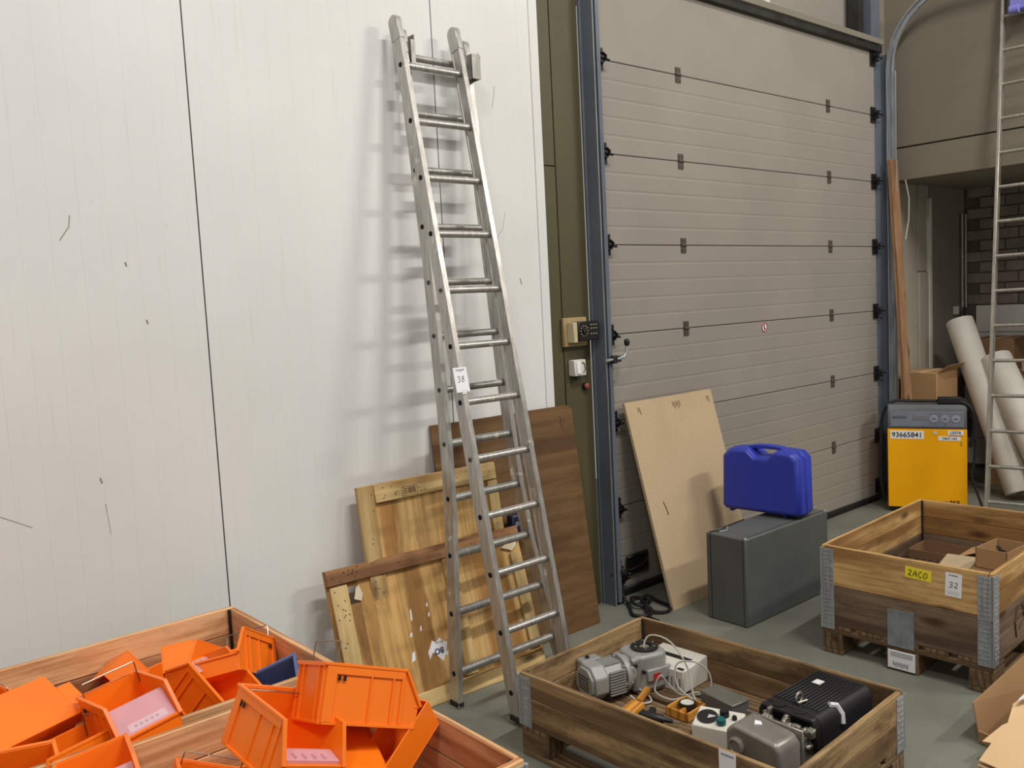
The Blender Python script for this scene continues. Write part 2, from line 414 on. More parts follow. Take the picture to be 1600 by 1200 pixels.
# ------------------------------------------------------------------ the setting
def build_shell():
    o = MB().b(-4, 12, -3, 6, -.12, 0).obj('floor', M_['floor']); struct(o)
    # white sandwich-panel wall
    w = struct(MB().b(-3.3, 3.25, 3.49, 3.60, 0, 6.0).obj('wall_left', M_['white']))
    def panel(x0, x1):
        pts = [(x0 + .003, 3.487)]
        xx = x0 + .05
        pts += [(x0 + .003, 3.473)]
        while xx < x1 - .03:
            pts += [(xx - .0030, 3.473), (xx, 3.4741), (xx + .0026, 3.473)]
            xx += .1
        pts += [(x1 - .003, 3.473), (x1 - .003, 3.487)]
        MB().prism(pts, 'z', 0.0, 5.98).obj('wall_panel', M_['white'], w)
    xs = [-3.3, -2.22, -1.02, .18, 1.373, 2.575, 3.215]
    for a, b in zip(xs, xs[1:]): panel(a, b)
    for x in xs[1:-1]:
        MB().b(x - .0035, x + .0035, 3.478, 3.489, 0, 5.98).obj('panel_joint', M_['steel_dark'], w)
    for pts, r in (([(.86, .1, 2.08), (.895, .1, 2.13), (.90, .1, 2.17)], .0016), ([(.30, .1, 1.26), (.52, .1, 1.155), (.68, .1, 1.06)], .0011), ([(.46, .1, .93), (.47, .1, .85), (.475, .1, .79)], .0016),
                   ([(.44, .1, 1.15), (.45, .1, 1.02)], .0010), ([(.47, .1, .72), (.48, .1, .58)], .0010), ([(.505, .1, .70), (.51, .1, .62)], .0009), ([(2.93, .1, 2.76), (2.945, .1, 2.83), (2.95, .1, 2.87)], .0014),
                   ([(2.85, .1, 3.02), (2.87, .1, 3.0)], .0018), ([(2.88, .1, 2.06), (2.96, .1, 2.16), (2.98, .1, 2.24)], .0010), ([(.92, .1, 1.20), (.925, .1, 1.18)], .003), ([(1.08, .1, 2.0), (1.083, .1, 1.985)], .003), ([(1.14, .1, 1.78), (1.143, .1, 1.765)], .003),
                   ([(.93, .1, 1.10), (.94, .1, .98)], .0008), ([(3.06, .1, 1.9), (3.07, .1, 1.87)], .003)):
        MB().tube([(x, 3.4727, z) for x, _, z in pts], r, 5).obj('scratch', M_['scratch'], w)
    struct(MB().prism([(3.205, 3.466), (3.262, 3.466), (3.262, 3.60), (3.254, 3.60), (3.254, 3.4725), (3.205, 3.4725)], 'z', 0, 6.0).obj('trim_1', M_['white']))
    # olive column beside the door
    c = sroot('trim_2')
    MB().b(3.256, 3.378, 3.50, 3.60, 0, 2.50).obj('cladding_strip', M_['olive'], c, .002)
    MB().b(3.256, 3.378, 3.50, 3.60, 2.504, 6.0).obj('cladding_strip', M_['olive'], c, .002)
    MB().b(3.381, 3.590, 3.495, 3.60, 0, 6.0).obj('cladding_strip', M_['olive'], c, .002)
    # wall behind/above the door and right of it
    wb = sroot('wall_back')
    MB().b(3.59, 12, 3.62, 3.75, 3.5, 6.0).obj('lintel_panel', M_['door'], wb)
    MB().b(5.60, 5.66, 3.60, 3.62, 3.6, 6.0).obj('lintel_strip', M_['white_plastic'], wb)
    MB().b(7.18, 8.62, 3.49, 3.60, 0, 3.3).obj('recess_wall', M_['wallgrey'], wb)
    MB().b(7.66, 7.84, 3.47, 3.49, 0.0, 1.86).obj('cover_strip', M_['wallgrey'], wb, .003)
    MB().b(7.66, 7.82, 3.475, 3.49, 1.87, 2.9).obj('cover_strip', M_['wallgrey'], wb, .003)
    MB().b(7.84, 7.89, 3.46, 3.49, 0.0, 2.5).obj('corner_bead', M_['white_plastic'], wb, .002)
    MB().b(7.89, 8.60, 3.478, 3.49, 0, 2.9).obj('dark_wall_panel', M_['taupe_dk'], wb)
    # upper closure right of the door track and dark steel post
    tr = sroot('trim_3')
    MB().b(6.72, 6.80, 3.50, 3.58, 3.66, 6).obj('steel_post', M_['steel_dark'], tr)
    MB().b(6.84, 6.98, 3.46, 3.58, 3.64, 6).obj('steel_post', M_['steel_blue'], tr)
    MB().b(6.98, 7.18, 3.52, 3.58, 0, 6).obj('closure_plate', M_['taupe_dk'], tr)
    MB().b(3.6, 6.98, 3.44, 3.62, 3.60, 3.655).obj('head_beam', M_['steel_dark'], tr, .004)
    MB().b(3.6, 6.98, 3.425, 3.44, 3.655, 3.70).obj('head_beam_lip', M_['taupe_dk'], tr, .003)
    # right side box wall, soffit and beam
    wr = sroot('wall_right')
    MB().b(7.18, 7.26, -2.8, 3.60, 2.874, 6.0).obj('cladding_panel', M_['taupe'], wr, .002)
    MB().b(7.172, 7.30, -2.8, 3.60, 2.606, 2.862).obj('edge_beam', M_['taupe'], wr, .003)
    MB().b(7.30, 10.0, -2.8, 3.60, 2.606, 2.68).obj('soffit', M_['taupe_dk'], wr)
    # brick side wall of the recess
    br = struct(MB().b(8.64, 8.80, -2.8, 3.60, 0, 2.606).obj('wall_brick', M_['mortar']))
    bm_ = MB().box((0, 0, 0), (.02, .212, .088)).mesh('brick', M_['brick'])
    z = 1.545; row = 0
    while z < 2.58:
        y = 3.46 - (.11 if row % 2 else 0) - .106
        while y > 1.9:
            o = link('brick', bm_, br, .003); o.location = (8.632 + rnd.uniform(-.002, .002), y, z + .044)
            y -= .222
        z += .0985; row += 1
    bw = MB().box((0, 0, 0), (.02, .53, .245)).mesh('painted_block', M_['brick_white'])
    for r in range(6):
        for k in range(4):
            o = link('painted_block', bw, br, .004); o.location = (8.634, 3.40 - .28 - k * .54 + (.12 if r % 2 else 0), 1.41 - r * .25)
    # conduit pipes on the recess wall
    for i, x in enumerate((8.50, 8.575)):
        tag(MB().tube([(x, 3.455, 0.9), (x, 3.455, 1.8), (x, 3.455, 2.38)], .013, 10).obj('conduit_pipe', M_['alu_dark'], smooth=True),
            ('steel conduit pipe up the recess wall, the one nearer the door' if i == 0 else 'steel conduit pipe up the recess wall, the one nearer the bricks'), 'pipe', 'conduit pipes in the recess')
    d = thing('hand_wheel_valve', 'small dark valve with pale flange on recess wall above foam roll', 'valve', (8.42, 3.43, 1.50))
    MB().cyl((0, .045, 0), (0, 0, 0), .022, n=14).obj('body', M_['cast_lt'], d, smooth=True)
    MB().b(-.08, -.045, .0, .045, -.035, .04).obj('flange', M_['white_plastic'], d, .003)
    MB().lathe([(.012, 0), (.04, .004), (.04, .016), (.012, .02)], (0, -.02, -.01), (0, -1, 0)).obj('wheel', M_['black'], d, smooth=True)

def build_door():
    d = sroot('door_1')
    DX0, DX1 = 3.69, 6.90
    zs = [0.035, .5435, 1.055, 1.560, 2.077, 2.592, 3.113, 3.63]
    for i in range(7):
        z0, z1 = zs[i] + .002, zs[i + 1] - .002
        pts = [(3.52, z0), (3.476, z0), (3.473, z0 + .004)]
        n = 5
        if i < 6:
            for k in range(1, n):
                zz = z0 + (z1 - z0) * k / n
                pts += [(3.473, zz - .012), (3.4745, zz - .001), (3.4742, zz + .003), (3.473, zz + .009)]
        pts += [(3.473, z1 - .004), (3.476, z1), (3.52, z1)]
        p = MB().prism(pts, 'x', DX0, DX1).obj('door_panel', M_['door'], d)
    MB().b(DX0, DX1, 3.50, 3.53, 0, 3.7).obj('door_core', M_['steel_dark'], d)
    MB().b(DX0, DX1, 3.462, 3.50, 0.004, .03).obj('bottom_seal', M_['rubber'], d, .004)
    MB().b(DX0, DX1, 3.455, 3.472, .03, .055).obj('bottom_rail', M_['steel_dark'], d, .003)
    # intermediate hinges
    hb = MB()
    hb.b(-.024, .024, -.006, 0, -.045, -.004); hb.b(-.024, .024, -.006, 0, .004, .045)
    hb.cyl((-.024, -.008, 0), (.024, -.008, 0), .007, n=8)
    for sx in (-.014, .014):
        for sz in (-.03, .03): hb.cyl((sx, -.01, sz), (sx, -.004, sz), .005, n=6)
    hme = hb.mesh('hinge', plain('hinge_metal', (92, 82, 72), .5, .2))
    for z in zs[1:-1]:
        for x in (4.43, 6.19):
            o = link('hinge', hme, d); o.location = (x, 3.473, z)
    # roller brackets
    rb = MB()
    rb.b(0, .075, -.008, 0, -.06, .06)
    rb.b(.0, .05, -.05, -.008, -.006, .004); rb.b(0, .045, -.05, -.008, .02, .026); rb.b(0, .045, -.05, -.008, -.03, -.024)
    rb.prism([(-.008, -.045), (-.06, -.01), (-.06, .01), (-.008, .045), (-.008, .032), (-.048, 0), (-.008, -.032)], 'x', .045, .053)
    rb.cyl((-.045, -.04, 0), (.09, -.04, -.012), .0075, n=8)
    rme = rb.mesh('roller_bracket', M_['black'], True)
    for z in [.13] + zs[1:-1] + [3.55]:
        o = link('roller_bracket', rme, d); o.location = (DX0 - .01, 3.470, z)
        o = link('roller_bracket', rme, d); o.location = (DX1 + .01, 3.470, z); o.rotation_euler = (0, pi, 0)
    # tracks: flat angle plus C rail that curves into the horizontal run
    for side, x in ((1, 3.60), (-1, 7.06)):
        a = MB()
        a.b(min(x, x + side * .17), max(x, x + side * .17), 3.476, 3.482, 0, 3.6)
        a.b(x - .003, x + .003, 3.385, 3.49, 0, 3.6)
        a.b(min(x - side*.012, x), max(x - side*.012, x), 3.472, 3.49, 0, 3.6)
        a.obj('track_angle', M_['steel_blue'], d, .001)
        MB().b(x - side * .003 - .002, x - side * .003 + .002, 3.380, 3.388, 0, 3.55).obj('track_edge', M_['galv'], d)
        path = [(0, 3.405, 0.02), (0, 3.405, 1.5), (0, 3.405, 3.48)]
        for k in range(1, 9):
            t = k / 8 * pi / 2
            path.append((0, 3.405 - .52 * (1 - cos(t)), 3.48 + .52 * sin(t)))
        path.append((0, .4, 4.02))
        pts = []
        for i, p in enumerate(path):
            q = Vector(path[min(i + 1, len(path) - 1)]) - Vector(path[max(i - 1, 0)])
            q.normalize(); nrm = Vector((1, 0, 0)).cross(q)
            pts.append((Vector(p) + Vector((x + side * .03, 0, 0)), Vector((1, 0, 0)), nrm))
        pr = [(-.014, -.026), (.014, -.026), (.014, -.018), (-.010, -.018), (-.010, .018), (.014, .018), (.014, .026), (-.014, .026)]
        if side < 0: pr = [(-u, v) for u, v in pr]
        MB().sweep(pts, pr).obj('track_rail', M_['galv'] if side < 0 else M_['steel_blue'], d, smooth=True)
    MB().tube([(7.02, 3.36, .3), (7.02, 3.36, 1.7), (7.02, 3.355, 3.45)], .004, 6).obj('lift_cable', M_['galv'], d)
    MB().tube([(3.655, 3.44, .3), (3.655, 3.44, 1.7), (3.655, 3.44, 3.45)], .004, 6).obj('lift_cable', M_['black'], d)
    bl = MB().b(3.625, 3.68, 3.395, 3.47, 0, .10).b(3.63, 3.675, 3.40, 3.47, .10, .26)
    bl.cyl((3.66, 3.39, .2), (3.66, 3.36, .2), .022, n=12); bl.obj('bottom_bracket', M_['steel_dark'], d, .003)
    # grip
    g = MB(); g.b(3.775, 3.985, 3.462, 3.472, .115, .24)
    g.b(3.79, 3.97, 3.452, 3.463, .12, .137); g.b(3.79, 3.97, 3.452, 3.463, .22, .235)
    g.obj('grip_plate', M_['black'], d, .006)
    MB().tube([(3.80, 3.46, .15), (3.815, 3.435, .165), (3.88, 3.43, .17), (3.945, 3.435, .205), (3.96, 3.46, .205)], .007, 8).obj('grip_bar', M_['steel_dark'], d, smooth=True)
    # slide lock with knob
    lk = MB(); lk.tube([(3.575, 3.365, 1.425), (3.68, 3.362, 1.430), (3.720, 3.36, 1.438), (3.737, 3.358, 1.46), (3.742, 3.355, 1.50)], .0085, 10)
    lk.obj('slide_bolt', M_['galv'], d, smooth=True)
    MB().b(3.625, 3.66, 3.35, 3.39, 1.405, 1.45).b(3.66, 3.70, 3.36, 3.40, 1.41, 1.445).b(3.69, 3.70, 3.39, 3.474, 1.41, 1.445).obj('bolt_guide', M_['steel_dark'], d, .003)
    MB().lathe([(.005, 0), (.014, .008), (.017, .026), (.012, .04), (.003, .044)], (3.742, 3.355, 1.495)).obj('bolt_knob', M_['black'], d, smooth=True)
    # round prohibition sticker
    s = MB().lathe([(.030, 0), (.030, .0012)], (5.295, 3.4725, 1.518), (0, -1, 0), 28).obj('sticker_face', M_['paper'], d)
    ring = MB()
    pts = [(5.295 + .029 * cos(t * pi / 14), 3.4708, 1.518 + .029 * sin(t * pi / 14)) for t in range(29)]
    ring.tube(pts, .0032, 6); ring.tube([(5.275, 3.4708, 1.539), (5.315, 3.4708, 1.497)], .0028, 6)
    ring.obj('sticker_ring', M_['red'], d)
    MB().b(5.289, 5.299, 3.470, 3.4715, 1.500, 1.528).lathe([(.005, 0), (.005, .001)], (5.294, 3.4712, 1.534), (0, -1, 0), 10).obj('sticker_figure', M_['ink'], d)

def build_wall_fittings():
    t = thing('control_board', 'black control switch on a wooden backing plate on the olive column', 'switch', (3.45, 3.495, 1.60))
    MB().b(-.085, .095, -.022, 0, -.085, .075).obj('backing_plate', plain('pale_wood_plate', (172, 148, 104), .6), t, .003)
    MB().b(-.062, -.032, -.075, -.022, -.062, .05).obj('end_cover', M_['cream'], t, .003)
    MB().b(-.032, .125, -.085, -.022, -.055, .052).obj('housing', M_['black'], t, .004)
    k = MB().lathe([(.016, 0), (.016, .012), (.006, .014)], (.01, -.085, 0), (0, -1, 0), 14); k.obj('selector_knob', M_['steel_dark'], t, smooth=True)
    q = MB()
    for i in range(10):
        a = i * 2 * pi / 10; q.cyl((.01 + .028 * cos(a), -.0845, .028 * sin(a)), (.01 + .028 * cos(a), -.0865, .028 * sin(a)), .0032, n=6)
    for xx in (.06, .08, .1):
        for zz in (-.02, .01, .03): q.b(xx, xx + .008, -.0865, -.0845, zz, zz + .005)
    q.obj('dial_marks', M_['cream'], t)
    t = thing('wall_switch', 'small white rocker switch box on olive column below the control board', 'switch', (3.452, 3.495, 1.395))
    MB().b(-.045, .045, -.05, 0, -.045, .045).obj('body', M_['white_plastic'], t, .004)
    MB().b(-.03, .0, -.056, -.05, -.034, .034).obj('rocker', M_['paper'], t, .002)
    MB().tube([(.012, -.053, .03), (.03, -.053, .022), (.034, -.053, -.01), (.02, -.053, -.03)], .0022, 6).obj('mark', M_['ink'], t)
    MB().cyl((-.01, -.03, -.045), (-.01, -.03, -.065), .012, n=12).obj('cable_gland', M_['black'], t, smooth=True)
    t = thing('push_button', 'round dull red push button on olive column below the white switch', 'button', (3.525, 3.495, 1.285))
    MB().cyl((0, 0, 0), (0, -.018, 0), .02, n=18).obj('collar', M_['steel_dark'], t, smooth=True)
    MB().lathe([(.017, 0), (.017, .008), (.010, .013), (.001, .014)], (0, -.018, 0), (0, -1, 0), 18).obj('cap', M_['red_dull'], t, smooth=True)

# ------------------------------------------------------------------ pallets and collars
_pl = {}
def plank_mesh(L, h, t, mat):
    k = (round(L, 3), round(h, 4), t, mat)
    if k not in _pl:
        mb = MB(); nseg = 8
        top = [(-L / 2 + L * i / nseg, h / 2 + rnd.uniform(-.0014, .0006)) for i in range(nseg + 1)]
        mb.prism([(-L / 2, -h / 2), (L / 2, -h / 2)] + top[::-1], 'y', -t / 2, t / 2)
        _pl[k] = mb.mesh('plank', M_[mat])
    return _pl[k]
def hinge_mesh():
    if 'h' in _pl: return _pl['h']
    m = MB(); H = .188; t = .0022; w = .062
    for leg in (0, 1):
        def bx(a0, a1, d0, d1, z0, z1):
            if leg == 0: m.b(-a1, -a0, d0, d1, z0, z1)
            else: m.b(d0, d1, -a1, -a0, z0, z1)
        bx(.006, w, .0, t, -.022, H - .008)
        for k in range(9):
            z = .008 + k * .020
            bx(.012, .034 if k % 2 else w - .006, t, t + .0022, z, z + .006)
        for z in (.028, .09, .15):
            bx(w - .016, w - .008, t, t + .003, z, z + .008)
    m.cyl((.001, .001, -.02), (.001, .001, H - .006), .006, n=10)
    _pl['h'] = m.mesh('corner_hinge', M_['galv'], True)
    return _pl['h']
def collar(cx, cy, rot, z0, label, group, mat='wood_old', LX=1.17, LY=.77, mats=None, name='pallet_collar', single=()):
    t = thing(name, label, 'pallet collar', (cx, cy, z0), (0, 0, rot), group)
    th = .019; h = .0955
    i = 0
    for lev in range(2):
        z = .0975 * lev + h / 2 + .001
        for sy in (-1, 1):
            mm = (mats or {}).get((lev, 'y', sy), mat)
            o = link('plank', plank_mesh(LX - .004, h, th, mm), t, .002); o.location = (0, sy * (LY / 2 - th / 2), z)
            if rnd.random() < .5: o.rotation_euler = (0, 0, pi)
        for sx in (-1, 1):
            mm = (mats or {}).get((lev, 'x', sx), mat)
            if sx in single:
                if lev == 0:
                    o = link('plank', plank_mesh(LY - 2 * th - .004, .193, th, mm), t, .002); o.location = (sx * (LX / 2 - th / 2), 0, .0975); o.rotation_euler = (0, 0, -pi / 2)
                continue
            o = link('plank', plank_mesh(LY - 2 * th - .004, h, th, mm), t, .002)
            o.location = (sx * (LX / 2 - th / 2), 0, z); o.rotation_euler = (0, 0, pi / 2 * (1 if rnd.random() < .5 else -1))
    for sx, sy, r in ((1, 1, 0), (-1, 1, pi / 2), (-1, -1, pi), (1, -1, -pi / 2)):
        o = link('corner_hinge', hinge_mesh(), t); o.location = (sx * LX / 2, sy * LY / 2, 0); o.rotation_euler = (0, 0, r)
        pin = link('hinge_pin', pin_mesh(), t); pin.location = (sx * (LX / 2 - th - .006), sy * (LY / 2 - th - .006), .0)
    return t
def pin_mesh():
    if 'p' not in _pl: _pl['p'] = MB().cyl((0, 0, .004), (0, 0, .190), .005, n=8).mesh('hinge_pin', M_['steel_dark'], True)
    return _pl['p']
def pallet(cx, cy, rot, label, group='euro pallets under the crates', LX=1.17, LY=.77, mat='pallet'):
    t = thing('pallet', label, 'pallet', (cx, cy, 0), (0, 0, rot), group)
    def bd(name, L, w, th, loc, r=0):
        k = (name, L, w, th)
        if k not in _pl: _pl[k] = MB().box((0, 0, 0), (L, w, th)).mesh(name, M_[mat])
        o = link(name, _pl[k], t, .003); o.location = loc; o.rotation_euler = (0, 0, r)
    ws = [(.145, -.312), (.10, -.150), (.145, 0), (.10, .150), (.145, .312)]
    for w, y in ws: bd('deck_board', LX, w, .021, (0, y, .1335))
    for x in (-LX / 2 + .0725, 0, LX / 2 - .0725): bd('cross_board', LY, .145, .021, (x, 0, .1115), pi / 2)
    for x in (-LX / 2 + .0725, 0, LX / 2 - .0725):
        for y in (-.335, 0, .335): bd('block', .145, .1 if y else .145, .078, (x, y, .0615))
    for y in (-.335, 0, .335): bd('skid', LX, .1 if y else .145, .021, (0, y, .0115))
    return t

# ------------------------------------------------------------------ the ladders
def interp(tab, z):
    for (a, va), (b, vb) in zip(tab, tab[1:]):
        if z <= b: return va + (vb - va) * (z - a) / (b - a)
    return tab[-1][1]
def stile(mb, tabx, y0, s, z0, z1, side, w=.025, d=.064, n=24):
    """box-section stile, tabx gives the inner face x; side -1 left, +1 right"""
    pts = []
    nv = Vector((0, 1, -s)).normalized()
    for i in range(n + 1):
        z = z0 + (z1 - z0) * i / n
        pts.append(((interp(tabx, z) + side * w / 2, y0 + s * z, z), (1, 0, 0), nv))
    a, b = w / 2, d / 2; g = .003
    if side < 0: pr = [(-a, -b), (a, -b), (a, -b + .009), (a - g, -b + .011), (a - g, b - .011), (a, b - .009), (a, b), (-a, b), (-a, b - .006), (-a + .001, b - .008), (-a + .001, -b + .008), (-a, -b + .006)]
    else: pr = [(-a, -b), (a, -b), (a, b), (-a, b), (-a, b - .009), (-a + g, b - .011), (-a + g, -b + .011), (-a, -b + .009)]
    mb.sweep(pts, pr)
def build_ladder():
    L = thing('extension_ladder', 'tall two-section aluminium ladder leaning against the white panel wall', 'ladder', (2.5, 2.9, 0))
    off = Vector((-2.5, -2.9, 0))
    fl = [(0, 2.281), (1, 2.294), (2.0, 2.310), (3.2, 2.322)]
    fr = [(0, 2.578), (1, 2.590), (2.0, 2.610), (3.2, 2.628)]
    bl = [(0, 2.205), (.2, 2.232), (.4, 2.252), (.65, 2.285), (.9, 2.315), (1.15, 2.333), (1.4, 2.345), (2.0, 2.368), (3.2, 2.378)]
    brr = [(0, 2.83), (.14, 2.80), (.4, 2.760), (.65, 2.718), (.9, 2.700), (1.15, 2.692), (1.4, 2.690), (2, 2.700), (3.2, 2.715)]
    fy, fs = 2.722, (3.385 - 2.722) / 3.07
    by, bs_ = 3.055, (3.432 - 3.055) / 3.07
    def O(mb, name, mat, parent=L, **k):
        o = mb.obj(name, mat, parent, **k); return o
    def shift(mb): mb.v = [tuple(Vector(p) + off) for p in mb.v]; return mb
    # sections are parts: stiles with rungs
    for nm, lx, rx, y0, s, z0, z1, zr in (('front', fl, fr, fy, fs, 0.015, 3.04, [.137, .383, .623, .865, 1.109, 1.354, 1.597, 1.843, 2.094, 2.345, 2.602, 2.858]),
                                          ('back', bl, brr, by, bs_, 0.0, 3.0, [.144, .403, .656, .905, 1.150, 1.395, 1.641, 1.884, 2.139, 2.399, 2.660, 2.922])):
        for side, tb in ((-1, lx), (1, rx)):
            mb = MB(); stile(mb, tb, y0, s, z0, z1, side)
            O(shift(mb), 'stile', M_['alu'], smooth=False)
            # end cap, rounded in side view
            cap = MB(); xi = interp(tb, 3.0); zc = z1 - .07
            yc = y0 + s * zc; aw = .0345; pts = []
            nv = Vector((0, 1, -s)).normalized(); uv = Vector((0, s, 1)).normalized()
            poly = [(-aw, 0), (aw, 0), (aw, .085)] + [(aw * cos(t * pi / 8), .085 + aw * .9 * sin(t * pi / 8)) for t in range(1, 8)] + [(-aw, .085)]
            x0, x1 = xi - .002 if side > 0 else xi - .027, xi + .027 if side > 0 else xi + .002
            base = Vector((0, yc, zc)); n = len(poly)
            vs = [base + nv * a + uv * b + Vector((x, 0, 0)) for x in (x0, x1) for a, b in poly]
            cap.add(vs, [tuple(range(n)), tuple(range(n, 2 * n))[::-1]] + [(i, (i + 1) % n, n + (i + 1) % n, n + i) for i in range(n)])
            O(shift(cap), 'end_cap', M_['alu'], bevel=.002)
            # shoe
            sh = MB(); zz = z0 + .03; yy = y0 + s * zz; xs = interp(tb, zz)
            sh.box((xs + side * .0125, yy, zz - .016), (.031, .070, .028)); O(shift(sh), 'foot', M_['rubber'], bevel=.004)
        for z in zr:
            y = y0 + s * z; a, b = interp(lx, z), interp(rx, z)
            r = MB(); r.pipe((a - .0262, y, z), (b + .0262, y, z), .0098, .0075, 14)
            r.cyl((a, y, z), (b, y, z), .0165, n=14)
            if nm == 'back' and z < 1.3: # flattened wide lower rungs
                r.cyl((a, y, z), (b, y, z), .0185, n=14)
            r.cyl((a - .0245, y, z), (a - .0262 + .0012, y, z), .0074, n=10)
            O(shift(r), 'rung', M_['alu'] if nm == 'front' else M_['alu_dark'], smooth=True)
        # dark rung sockets seen on the outer face
        for z in zr:
            y = y0 + s * z; a = interp(lx, z) - .025
            h = MB().lathe([(.0115, 0), (.0115, .0012)], (a, y, z), (-1, 0, 0), 14); O(shift(h), 'rung_socket', M_['hole'])
    # guide brackets at the top of the rear section
    g = MB(); z = 2.93; y = by + bs_ * z
    g.b(2.398, 2.402, y - .045, y + .028, z - .05, z + .085); g.b(2.378, 2.402, y - .047, y - .043, z - .05, z + .06)
    O(shift(g), 'guide_bracket', M_['alu_dark'], bevel=.001)
    g = MB(); x = 2.715
    g.b(x + .026, x + .031, y - .085, y + .020, z - .085, z + .03); g.b(x - .02, x + .031, y - .090, y - .085, z - .085, z + .03)
    g.b(x - .02, x - .014, y - .088, y - .05, z - .085, z + .03)
    O(shift(g), 'guide_bracket', M_['alu_dark'], bevel=.001)
    # lot tag
    ztag = 1.455
    T = Vector((2.279, fy + fs * ztag - .036, ztag))
    tg = MB().box((0, 0, 0), (.072, .0012, .108)).obj('lot_tag', M_['paper'], L, label='white paper lot tag handwritten 38 on the front left stile')
    tg.location = T + off; tg.rotation_euler = (-math.atan(fs), 0, 0)
    p = MB(); hand(p, '38', -.022, -.010, .026, -.0012); p.obj('handwriting', M_['ink'], tg)
    q = MB(); x = -.022
    for w in (.008, .003, .012, .010, .006): q.b(x, x + w, -.0012, -.0006, .040, .045); x += w + .0015
    for i in range(5): q.b(-.008 + i * .004, -.006 + i * .004, -.0012, -.0006, .034, .036)
    q.b(-.012, .024, -.0012, -.0006, -.047, -.0465)
    q.obj('tag_print', M_['ink_grey'], tg)
    q = MB().box((.004, -.001, -.058), (.022, .0012, .012)).obj('tape', M_['tape_white'], tg)

def build_right_ladder():
    L = thing('wall_ladder', 'grey metal ladder leaning against the right wall at the picture edge', 'ladder', (6.5, 2.45, 0))
    # side rail line from foot to wall
    A = Vector((6.46, 2.47, 0.0)); B = Vector((7.155, 2.60, 4.05)); d = (B - A).normalized()
    run = Vector((.10, -.995, 0)).normalized(); run = (run - d * run.dot(d)).normalized()
    nrm = d.cross(run)
    wdt = .36
    for k in (0, 1):
        o = run * (k * wdt)
        m = MB(); pr = [(-.011, -.032), (.011, -.032), (.011, .032), (-.011, .032)]
        m.sweep([(A - Vector((6.5, 2.45, 0)) + o, run, nrm), (B - Vector((6.5, 2.45, 0)) + o, run, nrm)], pr)
        m.obj('rail', M_['alu_cool'], L, .003)
    n = 0; zz = .2
    while zz < 3.95:
        P = A + d * (zz / d.z) - Vector((6.5, 2.45, 0))
        MB().cyl(P, P + run * wdt, .0125, n=10).obj('rung', M_['alu_cool'], L, smooth=True)
        zz += .2475
    t = thing('plastic_cover', 'lilac blue plastic cover hung over the top of the wall ladder', 'cover', (7.07, 2.52, 3.62))
    MB().b(-.04, .05, -.5, .015, .05, .40).obj('cover_sheet', M_['lilac'], t, .015, seg=2)
    MB().cyl((-.045, .0, .06), (-.045, -.06, .06), .03, n=14).obj('cover_fold', M_['lilac'], t, smooth=True)

